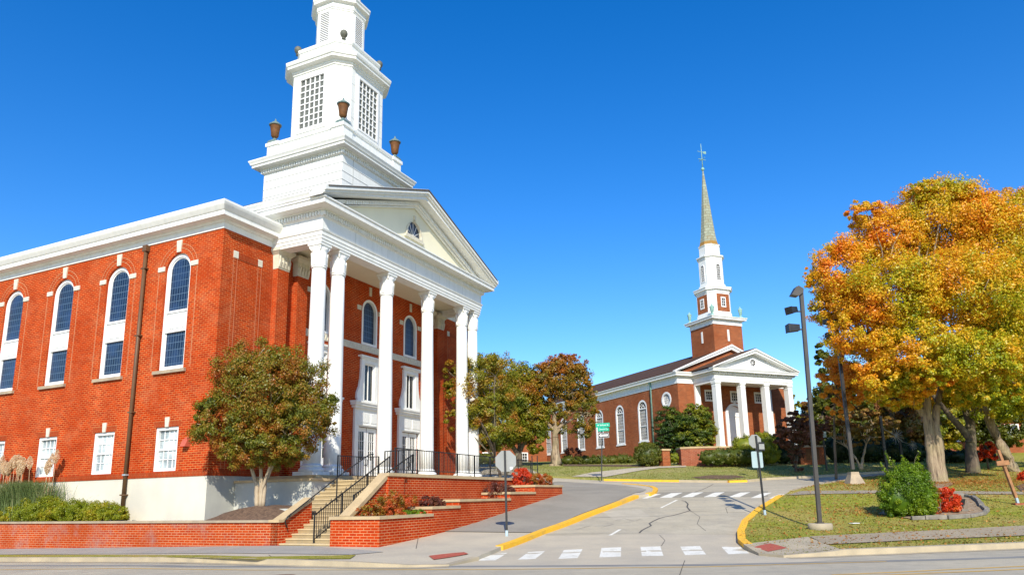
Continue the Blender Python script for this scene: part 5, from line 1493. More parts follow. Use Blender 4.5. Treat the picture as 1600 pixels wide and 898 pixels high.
# brick hall behind the trees, left of the far church
t = thing('brick_hall', 'low brick hall with small white windows behind the trees left of the far church', 'building', C2.o[:], C2.rot)
hw = [rect(x, 1.5, 5.6, 7.3) for x in (-3.6, -8.5, -13.5)]
wall_mb([(-17, 4), (-.05, 4), (-.05, 9.6), (-17, 9.6)], hw, fY(29), fY(29.2)).build('wall', M['brick2'], t)
Bx('side_wall', M['brick2'], t, -17, -16.8, 29, 40, 4, 9.6)
MB().mould([(-17, 40), (-17, 29), (-.05, 29)], [(0, 9.5), (.1, 9.55), (.1, 9.9), (.4, 10), (.4, 10.25), (0, 10.3)]).build('cornice', M['white'], t)
Bx('roof', M['flat_roof'], t, -17, -.05, 29, 40, 9.9, 10.1)
for x in (-3.6, -8.5, -13.5):
    w_ = MB().ring(rect(x, 1.5, 5.6, 7.3), rect(x, 1.5, 5.6, 7.3, .14), fY(28.95), fY(29.12))
    for i in (1, 2, 3): w_.box(x - .6 + .3 * i - .02, x - .6 + .3 * i + .02, 29.02, 29.1, 5.7, 7.2)
    for i in (1, 2, 3): w_.box(x - .62, x + .62, 29.021, 29.1, 5.7 + .375 * i - .02, 5.7 + .375 * i + .02)
    w_ = w_.build('window', M['white2'], t)
    Bx('pane', M['glass2'], w_, x - .65, x + .65, 29.1, 29.13, 5.7, 7.2)
Bx('corner_board', M['white'], t, -11.6, -10.9, 28.9, 29.0, 4, 9.5)
# curved garden wall, pier and monument in front of the far church
def atg(px, py): g = G(px, py); return g
p0_, p1_, p2_ = G(1069, 727), G(1092, 728), G(1176, 729)
hgt = 1.45
t = thing('garden_wall', 'curved red brick garden wall with pale cap behind the clipped hedge', 'wall', (p0_.x, p0_.y, T(p0_.x, p0_.y) - .1))
path = [Vector((0, 1.6)), Vector((0, 0)), Vector((.5, -.25)), Vector((1.4, -.35)), Vector((3, -.2)), Vector((6.2, .5))]
wp = strip([(p.x + p0_.x, p.y + p0_.y) for p in path], .4, 0, 0)
def wallrun(path, w_, z0_, z1_, name, mat, parent):
    lo, hi = [], []
    for i, p in enumerate(path):
        d_ = (path[min(i + 1, len(path) - 1)] - path[max(i - 1, 0)]).normalized(); nn = Vector((d_.y, -d_.x)); lo.append(p - nn * w_ / 2); hi.append(p + nn * w_ / 2)
    poly = [(p.x, p.y) for p in lo] + [(p.x, p.y) for p in hi[::-1]]
    m_ = MB(); n = len(lo)
    vs = [(p.x, p.y, z) for z in (z0_, z1_) for p in lo + hi]
    for i in range(n - 1):
        m_.add([vs[i], vs[i + 1], vs[n + i + 1], vs[n + i], vs[2 * n + i], vs[2 * n + i + 1], vs[3 * n + i + 1], vs[3 * n + i]], [(0, 3, 2, 1), (4, 5, 6, 7), (0, 1, 5, 4), (2, 3, 7, 6)] + ([(0, 4, 7, 3)] if i == 0 else []) + ([(1, 2, 6, 5)] if i == n - 2 else []))
    return m_.build(name, mat, parent)
wallrun(path, .42, 0, hgt, 'wall', M['brick_dark'], t); wallrun(path, .52, hgt, hgt + .14, 'cap', M['cap'], t)
g = G(1038.5, 727)
t = thing('brick_pier', 'short brick pier with pale cap beside the round clipped bush', 'pier', (g.x, g.y, T(g.x, g.y)), R(20))
Bx('shaft', M['brick2'], t, -.35, .35, -.35, .35, -.2, 1.2); Bx('cap', M['cap'], t, -.42, .42, -.42, .42, 1.2, 1.34)
g = G(1271, 725)
t = thing('brick_monument', 'low brick monument with stepped cap and brown plaque at the right of the far lawn', 'monument', (g.x, g.y, T(g.x, g.y)), R(-6))
Bx('wall', M['brick2'], t, -1.0, .95, -.2, .25, -.2, 1.35); mb = MB(); mb.box(-1.06, 1.0, -.26, .3, 1.35, 1.47); mb.box(-.5, .45, -.22, .26, 1.47, 1.66); mb.build('cap', M['cap'], t)
Bx('plaque', M['urn'], t, -.55, .45, -.225, -.2, .35, 1.25)
# ================================================================== TREES AND SHRUBS
def gb(px, py): g = G(px, py); return (g.x, g.y, T(g.x, g.y))
def rel(base, px, py, depth=None):
    p = AT(px, py, depth or base[1]); return (p.x - base[0], p.y - base[1], p.z - base[2])
def blob(base, px, py, rpx, rpy, dy=0, ry=None, w=1.0):
    """crown lobe seen at pixel (px,py), radii in pixels, moved dy metres in depth"""
    d = base[1] + dy; x, y, z = rel(base, px, py, d); k = d / FPX
    return (x, dy, z, rpx * k, (ry if ry else rpx * k * .85), rpy * k, w)
# crape myrtle before the near church
b0 = C1.w(-.1, -3.05); base = (b0.x, b0.y, 1.42)
sc_ = base[1] / FPX
bl = [blob(base, 410, 610, 78, 66), blob(base, 345, 655, 48, 42, -.4), blob(base, 470, 610, 58, 62, .3), blob(base, 400, 575, 62, 46), blob(base, 462, 660, 60, 50, -.3), blob(base, 395, 690, 60, 40, -.5), blob(base, 505, 640, 26, 40, .2), blob(base, 420, 700, 70, 34, 0), blob(base, 330, 668, 30, 24, -.3)]
tree('small_tree', 'round green and rust crape myrtle with pale forked trunk before the church corner', 'tree', base,
     [([(-.1, 0, 0), (-.16, 0, .8), (-.5, .1, 1.7), (-1.0, .1, 3.0)], .10, .04), ([(.02, .05, 0), (.02, .05, .9), (-.1, 0, 1.9), (.1, .1, 3.4)], .10, .04), ([(.14, -.05, 0), (.18, -.05, .9), (.5, 0, 1.8), (.9, 0, 3.1)], .09, .04), ([(.05, -.1, 0), (.1, -.1, .7), (.4, -.3, 1.5), (1.2, -.5, 2.6)], .07, .03)],
     bl, L['myrtle'], M['bark_pale'], n=125000, leaf=.08, ncl=330, cl=.20, shell=.35, nbr=12, seed=3)
# its twin on the far side of the portico
b1 = C1.w(18.6, -4.2); base = (b1.x, b1.y, T(b1.x, b1.y))
bl = [blob(base, 745, 610, 44, 58), blob(base, 718, 590, 26, 34, -.2), blob(base, 712, 640, 20, 40, 0), blob(base, 772, 600, 36, 52, .4), blob(base, 768, 655, 34, 40)]
tree('small_tree', 'green leafed tree partly hidden behind the rightmost white columns', 'tree', base,
     [([(0, 0, 0), (-.1, 0, 1.0), (-.5, 0, 2.4)], .13, .06), ([(.1, 0, 0), (.3, 0, 1.0), (1.0, 0, 2.2)], .12, .05)], bl, L['green_bronze'], M['bark_dark'], n=42000, leaf=.11, ncl=90, cl=.26, nbr=16, seed=5)
base = gb(811, 728)
bl = [blob(base, 790, 600, 46, 48), blob(base, 825, 650, 36, 44, .3), blob(base, 785, 660, 44, 40, -.8), blob(base, 752, 590, 26, 38), blob(base, 812, 620, 36, 40, -.6), blob(base, 762, 680, 30, 26, -.5), blob(base, 835, 685, 22, 22)]
tree('broad_tree', 'broad green and bronze tree with dark forked trunk behind the octagonal sign', 'tree', base,
     [([(0, 0, 0), (0, 0, 1.0), (-.8, 0, 2.1), (-2.2, .1, 3.3)], .34, .10), ([(.05, 0, .5), (.1, 0, 1.3), (.8, 0, 2.6), (1.3, .1, 3.8)], .26, .09), ([(0, .1, .6), (.1, .2, 2.0), (.1, .3, 4.2)], .24, .1)],
     bl, L['green_bronze'], M['bark_dark'], n=100000, leaf=.16, ncl=260, cl=.25, nbr=20, seed=8)
base = gb(869, 727)
bl = [blob(base, 876, 590, 46, 34), blob(base, 905, 610, 30, 36, .5), blob(base, 845, 600, 28, 34, -.4), blob(base, 880, 572, 38, 20), blob(base, 900, 655, 30, 34, -.3, w=.6), blob(base, 862, 648, 26, 30, .5, w=.6), blob(base, 920, 628, 16, 34)]
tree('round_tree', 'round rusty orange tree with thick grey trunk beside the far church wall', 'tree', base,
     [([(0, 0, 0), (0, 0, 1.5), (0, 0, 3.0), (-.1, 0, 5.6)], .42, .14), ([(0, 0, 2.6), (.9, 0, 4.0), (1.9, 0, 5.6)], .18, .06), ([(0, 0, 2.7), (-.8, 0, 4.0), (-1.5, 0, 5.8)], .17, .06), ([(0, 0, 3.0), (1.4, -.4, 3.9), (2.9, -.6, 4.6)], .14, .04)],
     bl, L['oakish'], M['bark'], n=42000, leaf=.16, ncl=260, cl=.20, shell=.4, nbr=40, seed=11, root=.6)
# yew like tree in front of the far church
q_ = AT(1075, 722, 69.5); base = (q_.x, q_.y, T(q_.x, q_.y))
bl = [blob(base, 1050, 665, 28, 32, .8), blob(base, 1085, 655, 34, 22), blob(base, 1095, 680, 30, 18, -.6), blob(base, 1062, 690, 34, 14, -.5), blob(base, 1078, 672, 40, 26), blob(base, 1045, 690, 20, 14), blob(base, 1098, 662, 20, 22), blob(base, 1090, 640, 14, 12), blob(base, 1060, 704, 34, 10, -.6), blob(base, 1095, 700, 26, 10, -.8)]
tree('yew_tree', 'dense dark and golden yew tree before the corner of the far church', 'tree', base, [([(0, 0, 0), (0, 0, 1.0), (-.1, 0, 2.2)], .2, .12)], bl, L['yew'], M['bark_dark'], n=80000, leaf=.14, ncl=330, cl=.22, shell=.35, nbr=8, seed=13, flat=.5, up=.6)
# big maple
base = gb(1463, 752)
bl = [blob(base, 1475, 345, 84, 70, 1), blob(base, 1390, 370, 62, 52, .5), blob(base, 1560, 380, 74, 70, 1), blob(base, 1320, 430, 58, 62, 0), blob(base, 1400, 460, 86, 62, -2), blob(base, 1500, 450, 92, 66, -2.4), blob(base, 1580, 500, 70, 60, -1),
      blob(base, 1350, 520, 62, 44, -1), blob(base, 1440, 550, 80, 48, -3), blob(base, 1530, 560, 82, 46, -3), blob(base, 1600, 590, 52, 40, -1), blob(base, 1380, 590, 44, 32, -2.4), blob(base, 1470, 310, 40, 30, 0), blob(base, 1530, 330, 40, 36, 0), blob(base, 1310, 480, 44, 34, .5), blob(base, 1400, 615, 50, 24, -1), blob(base, 1540, 610, 60, 26, -2), blob(base, 1450, 590, 50, 24, -3), blob(base, 1270, 440, 14, 30, 0), blob(base, 1355, 335, 34, 22, 0), blob(base, 1440, 300, 28, 20, 0)]
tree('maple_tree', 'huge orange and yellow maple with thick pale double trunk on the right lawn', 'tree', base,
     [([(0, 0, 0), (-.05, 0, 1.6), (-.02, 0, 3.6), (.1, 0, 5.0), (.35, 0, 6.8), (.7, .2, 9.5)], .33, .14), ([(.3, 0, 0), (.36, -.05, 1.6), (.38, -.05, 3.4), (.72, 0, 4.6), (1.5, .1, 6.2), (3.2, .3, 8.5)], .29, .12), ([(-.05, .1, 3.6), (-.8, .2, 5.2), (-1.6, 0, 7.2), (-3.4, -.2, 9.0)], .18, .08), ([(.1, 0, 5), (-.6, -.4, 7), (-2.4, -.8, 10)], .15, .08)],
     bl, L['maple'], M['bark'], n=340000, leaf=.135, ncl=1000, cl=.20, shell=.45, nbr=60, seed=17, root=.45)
# low flame coloured bough, a young tree of its own
base = gb(1318, 748)
bl = [blob(base, 1332, 570, 40, 34), blob(base, 1305, 600, 26, 40), blob(base, 1345, 598, 34, 28, -.3), blob(base, 1310, 640, 22, 16), blob(base, 1372, 612, 14, 12, -.3)]
tree('young_maple', 'young flame orange maple in front of the second lamp post', 'tree', base, [([(-.2, .6, 0), (-.1, .5, 2), (0, .3, 4), (.3, .1, 6)], .09, .04)], bl, L['flame'], M['bark_dark'], n=28000, leaf=.15, ncl=60, cl=.26, nbr=12, seed=19)
# second maple, right
base = gb(1521, 738)
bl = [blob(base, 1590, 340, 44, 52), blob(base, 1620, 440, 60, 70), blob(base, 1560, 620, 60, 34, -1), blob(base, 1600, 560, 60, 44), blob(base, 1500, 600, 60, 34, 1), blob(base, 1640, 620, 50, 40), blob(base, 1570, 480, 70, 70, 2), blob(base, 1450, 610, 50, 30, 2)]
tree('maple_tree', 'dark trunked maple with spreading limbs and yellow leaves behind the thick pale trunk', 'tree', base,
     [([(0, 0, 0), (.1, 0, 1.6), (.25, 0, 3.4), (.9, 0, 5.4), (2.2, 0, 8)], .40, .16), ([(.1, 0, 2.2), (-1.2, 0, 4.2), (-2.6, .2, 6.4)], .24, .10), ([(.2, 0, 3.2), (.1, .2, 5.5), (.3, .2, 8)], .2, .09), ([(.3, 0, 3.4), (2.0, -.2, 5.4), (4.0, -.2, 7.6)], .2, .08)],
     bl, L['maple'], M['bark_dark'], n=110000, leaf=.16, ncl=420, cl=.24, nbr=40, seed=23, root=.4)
base = gb(1588, 741)
bl = [blob(base, 1590, 600, 50, 40, 2), blob(base, 1640, 560, 50, 50, 2), blob(base, 1540, 580, 40, 30, 4)]
tree('maple_tree', 'pale trunked tree leaning behind the wooden post at the right edge', 'tree', base, [([(2.0, 3, 0), (1.3, 3, 2.2), (.5, 3, 4.6), (.2, 3, 7)], .36, .2)], bl, L['maple2'], M['bark'], n=24000, leaf=.22, ncl=100, cl=.26, nbr=14, seed=29, root=.25)
# trees behind, left of the maple
for i, (px, py, w_, h, lf, lab, dd) in enumerate([
    (1290, 715, 26, 190, 'olive', 'thin loose green tree against the sky between the lamp posts', 0),
    (1330, 712, 48, 150, 'olive', 'dark green tree behind the young flame orange maple', 2),
    (1242, 712, 16, 95, 'maple2', 'small green tree in the distance just right of the far portico', 8),
    (1400, 715, 60, 140, 'brownleaf', 'brown and gold tree in shade behind the silver ornaments', 4),
    (1440, 705, 50, 150, 'darkgreen', 'dark evergreen tree directly behind the thick pale maple trunk', 10),
    (1370, 705, 50, 140, 'darkgreen', 'dark evergreen tree behind the small gold tree', 12),
    (1545, 705, 60, 120, 'olive', 'green tree in front of the brick house at the right', 10),
    (1490, 690, 60, 120, 'darkgreen', 'dark evergreen tree rising over the brick house', 24),
    (1620, 690, 70, 160, 'brownleaf', 'brown tree beyond the right edge of the brick house', 20),
    (1300, 706, 50, 110, 'darkgreen', 'dark evergreen tree low behind the brick monument', 14), (1410, 700, 70, 130, 'darkgreen', 'broad dark evergreen tree filling the shade behind the silver ornaments', 16), (1340, 700, 60, 120, 'purple', 'dull purple brown tree in shade left of the silver ornaments', 9),
    (1475, 705, 36, 130, 'maple2', 'green tree showing between the two maple trunks', 7), (1570, 700, 50, 110, 'darkgreen', 'dark evergreen tree over the right end of the brick house', 26), (1265, 712, 24, 90, 'brownleaf', 'bronze tree between the far portico and the tall lamp post', 12)]):
    base = gb(px, max(py, 716)); base = (base[0] * (base[1] + dd) / base[1], base[1] + dd, T(base[0] * (base[1] + dd) / base[1], base[1] + dd))
    bl = [blob(base, px, py - h * .45, w_ * .8, h * .3), blob(base, px - w_ * .5, py - h * .35, w_ * .5, h * .25), blob(base, px + w_ * .5, py - h * .35, w_ * .5, h * .25), blob(base, px, py - h * .75, w_ * .6, h * .25), blob(base, px + w_ * .2, py - h * .2, w_ * .7, h * .16)]
    tree('background_tree', lab, 'tree', base, [([(0, 0, 0), (0, 0, 2), (.2, 0, 5)], .2, .1)], bl, L[lf], M['bark_dark'], n=16000, leaf=.26, ncl=70, cl=.27, nbr=8, seed=40 + i, group='trees beyond the far road')
# small multi stem tree with pale trunk
base = gb(1346, 733)
bl = [blob(base, 1345, 660, 34, 26), blob(base, 1310, 668, 24, 18), blob(base, 1380, 668, 26, 20), blob(base, 1345, 685, 38, 12), blob(base, 1330, 650, 28, 20, .5)]
tree('ornamental_tree', 'small gold and bronze tree with pale forked trunk beyond the far road', 'tree', base, [([(0, 0, 0), (.2, 0, .8), (.7, 0, 2.2)], .12, .05), ([(-.05, 0, 0), (-.3, 0, .8), (-1.1, 0, 2.0)], .1, .04)], bl, L['brownleaf'], M['bark_pale'], n=14000, leaf=.2, ncl=70, cl=.22, nbr=14, seed=61, flat=.4)
base = gb(1244, 737)
bl = [blob(base, 1240, 668, 26, 18), blob(base, 1262, 680, 24, 16), blob(base, 1225, 685, 18, 16), blob(base, 1246, 715, 12, 18, w=1.5), blob(base, 1280, 662, 20, 14), blob(base, 1250, 655, 22, 14), blob(base, 1242, 698, 16, 12)]
tree('ornamental_tree', 'dark purple leafed little tree before the right end of the far portico', 'tree', base, [([(0, 0, 0), (.0, 0, .8), (-.1, 0, 2.4)], .12, .06), ([(0, 0, .3), (.3, 0, 1.4), (.9, 0, 2.8)], .09, .04)], bl, L['purple'], M['bark_dark'], n=20000, leaf=.17, ncl=80, cl=.24, nbr=14, seed=63, flat=.5)
base = gb(1545, 733)
bl = [blob(base, 1545, 700, 12, 9), blob(base, 1537, 712, 10, 8), blob(base, 1554, 708, 9, 10)]
tree('ornamental_tree', 'little bright red tree before the brick house at the right', 'tree', base, [([(0, 0, 0), (0, 0, 1), (.1, 0, 2)], .08, .04)], bl, L['red'], M['bark_dark'], n=7000, leaf=.16, ncl=30, cl=.3, nbr=8, seed=65)
# ---------- shrubs
def sblob(base, px, py, rpx, rpy, dy=0): return blob(base, px, py, rpx, rpy, dy)
def shr(name, label, px, py, blobs, mat, leaf=.09, n=6000, seed=1, group=None, **k):
    base = gb(px, py); return shrub(name, label, 'shrub', base, [sblob(base, *b) for b in blobs], L[mat], n, leaf, seed, group, **k)
shr('holly_bush', 'big leafy bright green holly bush on the right lawn', 1418, 806, [(1418, 768, 38, 38), (1402, 778, 26, 30, -.2), (1438, 778, 24, 30, -.2), (1420, 748, 28, 24, .1)], 'bush', .062, 46000, 71, ncl=260, cl=.2, core=.8)
g = gb(1418, 806); rng = np.random.default_rng(5); mb = MB()
for px, py in ((1383, 705), (1375, 722), (1437, 706), (1410, 712), (1395, 718)):
    q = rel(g, px, py); mb.tube(branch_path((rel(g, 1418, 770)[0] * .5 + q[0] * .5, 0, q[2] - .7), q, rng), [.012, .01, .008, .006, .004, .003], 4)
hb = [o for o in bpy.data.objects if o.name.startswith('holly_bush')][0]
mb.build('long_shoot', M['bark_dark'], hb, uv=False)
CL = []
for px, py in ((1383, 705), (1375, 722), (1437, 706), (1410, 712), (1395, 718)):
    q = np.array(rel(g, px, py)); s_ = np.array([q[0] * .7, 0, q[2] - .55])
    for k in range(70): CL.append(s_ + (q - s_) * rng.random() + rng.normal(0, .03, 3))
leaf_mesh('shoot_leaves', np.array(CL), .08, L['bush'], hb, rng)
shr('red_shrub', 'bright red shrub between the holly bush and the black spotlight', 1484, 801, [(1482, 782, 18, 17), (1494, 790, 10, 10), (1475, 770, 10, 8)], 'red', .07, 8000, 73, ncl=50)
shr('red_shrub', 'small red shrub against the right side of the holly bush', 1462, 803, [(1461, 796, 7, 8), (1460, 768, 8, 9), (1463, 782, 6, 8)], 'nandina', .07, 3500, 74, ncl=25)
shr('red_shrub', 'red shrub cut by the right edge of the picture', 1602, 750, [(1602, 744, 12, 9)], 'red', .09, 2500, 75)
shr('clipped_bush', 'large round dark green clipped bush left of the brick pier', 1013, 728, [(1013, 710, 21, 17)], 'hedge', .10, 11000, 76, core=.93, cl=.2, shell=.9, ncl=120, stems=False)
shr('yellow_bush', 'golden bush peeping over the large round clipped bush', 1008, 728, [(1008, 698, 10, 7, 1.5)], 'lime', .12, 2500, 77)
shr('round_bush', 'pale yellow green round bush in the gap of the garden wall', 1055, 726, [(1055, 715, 9, 7)], 'lime', .08, 3000, 78, core=.9, cl=.2, shell=.9, ncl=50, stems=False)
shr('round_bush', 'tiny yellow green round bush beside the brick pier', 1046, 726, [(1047, 718, 5, 6)], 'lime', .08, 1500, 79, core=.9, cl=.2, shell=.9, ncl=30, stems=False)
shr('clipped_hedge', 'low clipped hedge before the curved garden wall', 1137, 729, [(1108, 714, 16, 11), (1122, 713, 16, 12), (1138, 713, 18, 12), (1154, 713, 18, 12), (1170, 713, 16, 12)], 'hedge', .10, 16000, 80, core=.93, cl=.18, shell=.9, ncl=160, stems=False)
shr('golden_juniper', 'tall golden green juniper mound behind the clipped hedge', 1185, 728, [(1165, 697, 24, 17, 1), (1190, 700, 22, 22, .8), (1205, 713, 14, 14, .6), (1198, 688, 14, 12, 1)], 'lime', .11, 16000, 81, core=.8, ncl=120, cl=.22)
shr('evergreen_shrub', 'dark green shrub mass below the right columns of the far portico', 1225, 727, [(1208, 690, 14, 8, 2.5), (1226, 712, 18, 12, 1.5), (1222, 700, 16, 10, 2), (1248, 712, 14, 12, 1.5)], 'darkgreen', .12, 9000, 82, core=.8, ncl=80)
shr('dark_hedge', 'large dark evergreen hedge right of the brick monument', 1330, 722, [(1305, 700, 18, 22), (1330, 702, 22, 20), (1360, 702, 24, 20), (1395, 704, 26, 20), (1430, 706, 20, 16)], 'darkgreen', .14, 18000, 83, core=.88, ncl=150)
shr('dark_hedge', 'dark clipped hedge between the trunks before the brick house', 1515, 722, [(1490, 712, 20, 9), (1515, 712, 18, 10), (1540, 713, 16, 8)], 'darkgreen', .14, 9000, 89, core=.88, ncl=90)
lowb = [(x, 719, 12, 7) for x in range(888, 992, 14)]
shr('low_hedge', 'long low hedge at the foot of the far church side wall', 940, 724, lowb[:-2] + [(972, 717, 14, 8), (985, 719, 10, 6)], 'hedge', .11, 11000, 84, core=.85, ncl=120, stems=False)
shr('purple_shrub', 'dark purple shrub beside the grey trunked round tree', 897, 724, [(895, 708, 12, 9, 1), (908, 714, 10, 7, 1)], 'barberry', .1, 4500, 85, ncl=30)
shr('low_hedge', 'short green hedge left of the broad dark trunked tree', 765, 731, [(762, 716, 14, 8, 2), (748, 717, 12, 8, 2)], 'hedge', .12, 5000, 86, core=.9, stems=False)
def loc_shrub(name, label, X, Y, z, r, mat, leaf=.05, n=4000, seed=1, **k):
    b = C1.w(X, Y); return shrub(name, label, 'shrub', (b.x, b.y, z), r, L[mat], n, leaf, seed, **k)
c_, s_ = math.cos(r1), math.sin(r1)
def lb(lx, ly, z, rx, ry, rz): return (lx * c_ - ly * s_, lx * s_ + ly * c_, z, (rx + ry) / 2, (rx + ry) / 2, rz)
loc_shrub('nandina_shrub', 'spreading red, orange and green shrub in the lowest planter tier', .0, -9.0, 1.0, [lb(-1.0, .1, .2, .45, .4, .28), lb(-.4, 0, .3, .5, .45, .38), lb(.3, .1, .42, .5, .45, .48), lb(.7, .15, .3, .45, .4, .34), lb(-.1, -.2, .2, .6, .4, .28), lb(1.4, .1, .5, .4, .35, .3)], 'nandina', .06, 13000, 91, ncl=90)
loc_shrub('low_juniper', 'low grey green juniper at the right end of the lowest planter tier', 1.0, -9.45, 1.0, [lb(-.4, 0, .06, .5, .25, .14), lb(.1, 0, .08, .5, .25, .16)], 'bush', .04, 6000, 92, ncl=60)
loc_shrub('barberry_shrub', 'dark purple shrub on the second planter tier', 2.5, -9.2, 1.3, [lb(-.2, 0, .18, .45, .35, .25), lb(.4, 0, .14, .4, .3, .2)], 'barberry', .045, 6500, 93, ncl=50)
loc_shrub('barberry_shrub', 'rounded brown purple shrub on the fourth tier of the planter', 8.4, -9.1, 1.55, [lb(0, 0, .36, .75, .45, .42), lb(.8, 0, .3, .5, .4, .3)], 'barberry', .05, 7000, 94, ncl=60)
loc_shrub('nandina_shrub', 'bright red and orange shrub at the top tier, left of its pair', 11.3, -9.15, 2.1, [lb(0, .1, .35, .5, .45, .40), lb(.1, .3, .6, .4, .4, .3)], 'red', .055, 6000, 95, ncl=50)
loc_shrub('nandina_shrub', 'wide red and orange shrub at the very end of the planter', 12.9, -9.15, 2.1, [lb(-.4, 0, .32, .55, .4, .36), lb(.3, 0, .34, .6, .45, .36), lb(.9, 0, .28, .4, .4, .3)], 'nandina', .055, 9000, 96, ncl=70)
loc_shrub('juniper', 'spreading green and gold juniper at the foot of the brown downspout', -.9, 6.2, .85, [lb(-.1, -1.4, .42, .6, .7, .5), lb(-.1, -.2, .42, .55, .6, .5), lb(-.1, .6, .5, .55, .7, .58), lb(-.1, -2.2, .32, .45, .55, .4)], 'juniper', .05, 36000, 97, ncl=260, cl=.22, core=.55)
loc_shrub('juniper', 'large green juniper in the middle of the row on the retaining wall', -.9, 8.9, .85, [lb(0, -.9, .45, .6, .7, .5), lb(0, .0, .55, .6, .8, .62), lb(0, 1.0, .5, .6, .8, .6)], 'juniper', .05, 38000, 98, ncl=260, cl=.22, core=.55)
loc_shrub('juniper', 'dark juniper below the pampas grass at the left edge', -.9, 12.4, .85, [lb(0, -1.2, .4, .6, .8, .48), lb(0, 0, .4, .6, .8, .5), lb(0, 1.4, .4, .6, .9, .5), lb(0, 2.8, .35, .6, .9, .45)], 'juniper', .05, 30000, 99, ncl=260, cl=.22, core=.55)
# pampas grass
b = C1.w(-.6, 11.4); t = thing('pampas_grass', 'tall pampas grass with cream plumes at the left edge of the church wall', 'grass plant', (b.x, b.y, .8))
rng = np.random.default_rng(101); V = []; F_ = []; rn = []
for i in range(5200):
    a = rng.uniform(0, 2 * math.pi); rr = rng.uniform(0, .9) ; x0 = rng.normal(0, .9) * c_ * 0 + rng.normal(0, .25); yy0 = rng.normal(0, 1.0)
    ox, oy = (-s_) * yy0, c_ * yy0
    ox += x0 * c_; oy += x0 * s_
    Hh = rng.uniform(2.0, 3.3); out = rng.uniform(.3, 1.2); w_ = .016
    dx, dy_ = math.cos(a), math.sin(a); px_, py_ = -dy_ * w_, dx * w_
    n0 = len(V)
    for k in range(5):
        u = k / 4; X_ = ox + dx * out * u ** 1.6; Y_ = oy + dy_ * out * u ** 1.6; Z_ = Hh * (u - .38 * u ** 3); ww = 1 - u * .9
        V.append((X_ - px_ * ww, Y_ - py_ * ww, Z_)); V.append((X_ + px_ * ww, Y_ + py_ * ww, Z_))
    for k in range(4): F_.append((n0 + 2 * k, n0 + 2 * k + 1, n0 + 2 * k + 3, n0 + 2 * k + 2)); rn.append(rng.random())
me = bpy.data.meshes.new('blades'); me.from_pydata(V, [], F_); at = me.attributes.new('rnd', 'FLOAT', 'FACE'); at.data.foreach_set('value', np.array(rn, dtype=np.float32)); me.materials.append(L['pampas'])
o = bpy.data.objects.new('blades', me); COL.objects.link(o); o.parent = t
for i in range(26):
    yy0 = rng.uniform(-.9, 3.0) if i > 3 else -1.7 - .15 * i; x0 = rng.normal(0, .2); ox, oy = -s_ * yy0 + x0 * c_, c_ * yy0 + x0 * s_; Hh = rng.uniform(2.3, 2.9); lx = rng.normal(0, .12)
    MB().tube([(ox, oy, 0), (ox + lx * .5, oy, Hh * .6), (ox + lx, oy, Hh)], [.014, .012, .01], 5).build('stalk', L['plume'], t, uv=False)
    u = rng.random(620); rad = .15 * np.sin(np.pi * np.clip(u, .03, .97)) ** .7
    aa = rng.uniform(0, 6.28, 620); C_ = np.stack([ox + lx * (1 + .3 * u) + rad * np.cos(aa) * rng.random(620) ** .5, oy + rad * np.sin(aa) * rng.random(620) ** .5, Hh - .15 + u * .62], 1)
    leaf_mesh('plume', C_, .07, L['plume'], t, rng, aspect=.35)
# brick house far right
g = AT(1540, 715, 78); zg = T(g.x, g.y)
t = thing('brick_house', 'red brick house with white framed windows half hidden behind the trees at the right', 'house', (g.x, g.y, zg), R(-8))
hw = [rect(x, 1.5, 1.3, 3.0) for x in (-5.6, -2.4, 3, 7)]
wall_mb([(-8, -.5), (14, -.5), (14, 3.6), (-8, 3.6)], hw, fY(0), fY(.2)).build('wall', M['brick2'], t)
Bx('side_wall', M['brick2'], t, -8, -7.8, .01, 9, -.5, 3.6)
for x in (-5.6, -2.4, 3, 7):
    w_ = MB().ring(rect(x, 1.5, 1.3, 3.0), rect(x, 1.5, 1.3, 3.0, .12), fY(-.04), fY(.15)); w_.box(x - .7, x + .7, .04, .12, 2.1, 2.18); w_.box(x - .03, x + .03, .04, .12, 1.3, 3.0)
    w_ = w_.build('window', M['white2'], t); Bx('pane', M['glass'], w_, x - .7, x + .7, .12, .15, 1.35, 2.95)
MB().prism([(-.6, 3.55), (9.4, 3.55), (4.4, 5.6)], fX(-8.5), fX(14.5)).build('roof', M['shingle'], t)
# scattered fallen leaves
rng = np.random.default_rng(7); PT = []
def scat(cx, cy, sx, sy, n):
    for x, y in zip(rng.normal(cx, sx, n), rng.normal(cy, sy, n)):
        if inside((x, y), right_poly): PT.append((x, y, TH(x, y) + .015 + rng.random() * .03))
scat(14, 28, 5, 3.5, 1200); scat(24, 41, 2.5, 1.5, 2500); scat(15, 31, 1.5, .8, 500); scat(24, 38, 7, 4, 5000); scat(30, 46, 8, 5, 6000); scat(12, 24, 3, 2, 500)
leaf_mesh('fallen_leaves', np.array(PT), .10, L['litter'], None, rng, up=3)['kind'] = 'stuff'
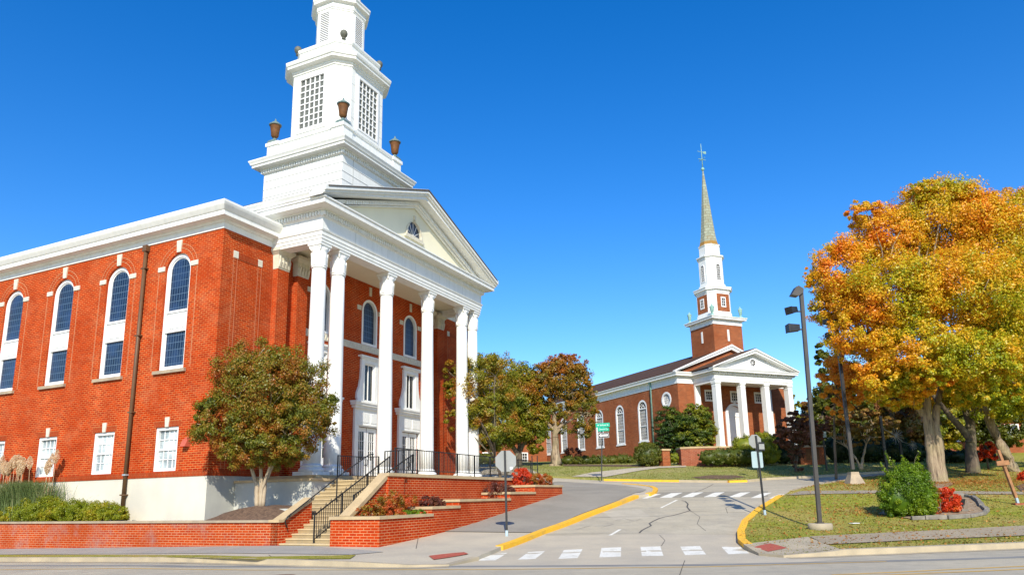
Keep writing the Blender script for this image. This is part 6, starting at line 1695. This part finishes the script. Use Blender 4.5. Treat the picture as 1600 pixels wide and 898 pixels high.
# short grass tufts on the lawns so that the edge and surface are not a flat sheet
def tufts(name, poly, n, h, mat, hf, dz, ymax=70, seed=3):
    rng = np.random.default_rng(seed); xs = [p[0] for p in poly]; ys = [p[1] for p in poly]; out = []
    x0, x1, y0, y1 = max(min(xs), -40), min(max(xs), 60), min(ys), min(max(ys), ymax)
    while len(out) < n:
        x, y = rng.uniform(x0, x1), y0 + (y1 - y0) * rng.random() ** 1.4
        if inside((x, y), poly): out.append((x, y, hf(x, y) + dz))
    P_ = np.array(out); a = rng.uniform(0, np.pi, n); hh = h * rng.uniform(.5, 1.3, n); w_ = .035
    V = np.empty((n, 3, 3)); dx = np.cos(a) * w_; dy = np.sin(a) * w_
    V[:, 0] = P_ + np.stack([-dx, -dy, np.zeros(n)], 1); V[:, 1] = P_ + np.stack([dx, dy, np.zeros(n)], 1); V[:, 2] = P_ + np.stack([rng.normal(0, .03, n), rng.normal(0, .03, n), hh], 1)
    me = bpy.data.meshes.new(name); me.from_pydata(V.reshape(-1, 3).tolist(), [], np.arange(3 * n).reshape(n, 3).tolist())
    at = me.attributes.new('rnd', 'FLOAT', 'FACE'); at.data.foreach_set('value', rng.random(n).astype(np.float32)); me.materials.append(mat)
    o = bpy.data.objects.new(name, me); COL.objects.link(o); o['kind'] = 'stuff'
L['tuft'] = leafmat('grass tufts', [(0, (.07, .10, .012)), (.4, (.17, .19, .03)), (.7, (.28, .24, .07)), (1, (.38, .28, .12))], nscale=.5, nw=.8, trans=.3)
tufts('grass', right_poly, 42000, .05, L['tuft'], TH, -.005, 60)
tufts('grass', far_poly, 22000, .06, L['tuft'], T, -.01, 75, 5)
sheet('mulch_strip', M['mulch'], GP((880, 728), (990, 729), (1030, 730.5)) + GP((1030, 728.5), (990, 726), (880, 725)), .02, None, 1.0)
# things of one kind share a group
GR = {'lamp_post': 'floodlight lamp posts', 'lamp_post_ornament': 'silver ornaments on posts', 'stair_railing': 'railings beside the steps', 'juniper': 'junipers along the retaining wall',
      'nandina_shrub': 'red shrubs in the stepped planter', 'barberry_shrub': 'purple shrubs in the stepped planter', 'maple_tree': 'maples on the right lawn', 'ornamental_tree': 'small ornamental trees beyond the road',
      'small_tree': 'crape myrtles flanking the portico', 'red_shrub': 'red shrubs on the right lawn', 'round_bush': 'round bushes by the garden wall gap', 'church': 'churches', 'sign_post': 'thin posts beyond the side street'}
for o in S.objects:
    if o.parent is None and 'label' in o:
        k = o.name.split('.')[0]
        if k in GR: o['group'] = GR[k]
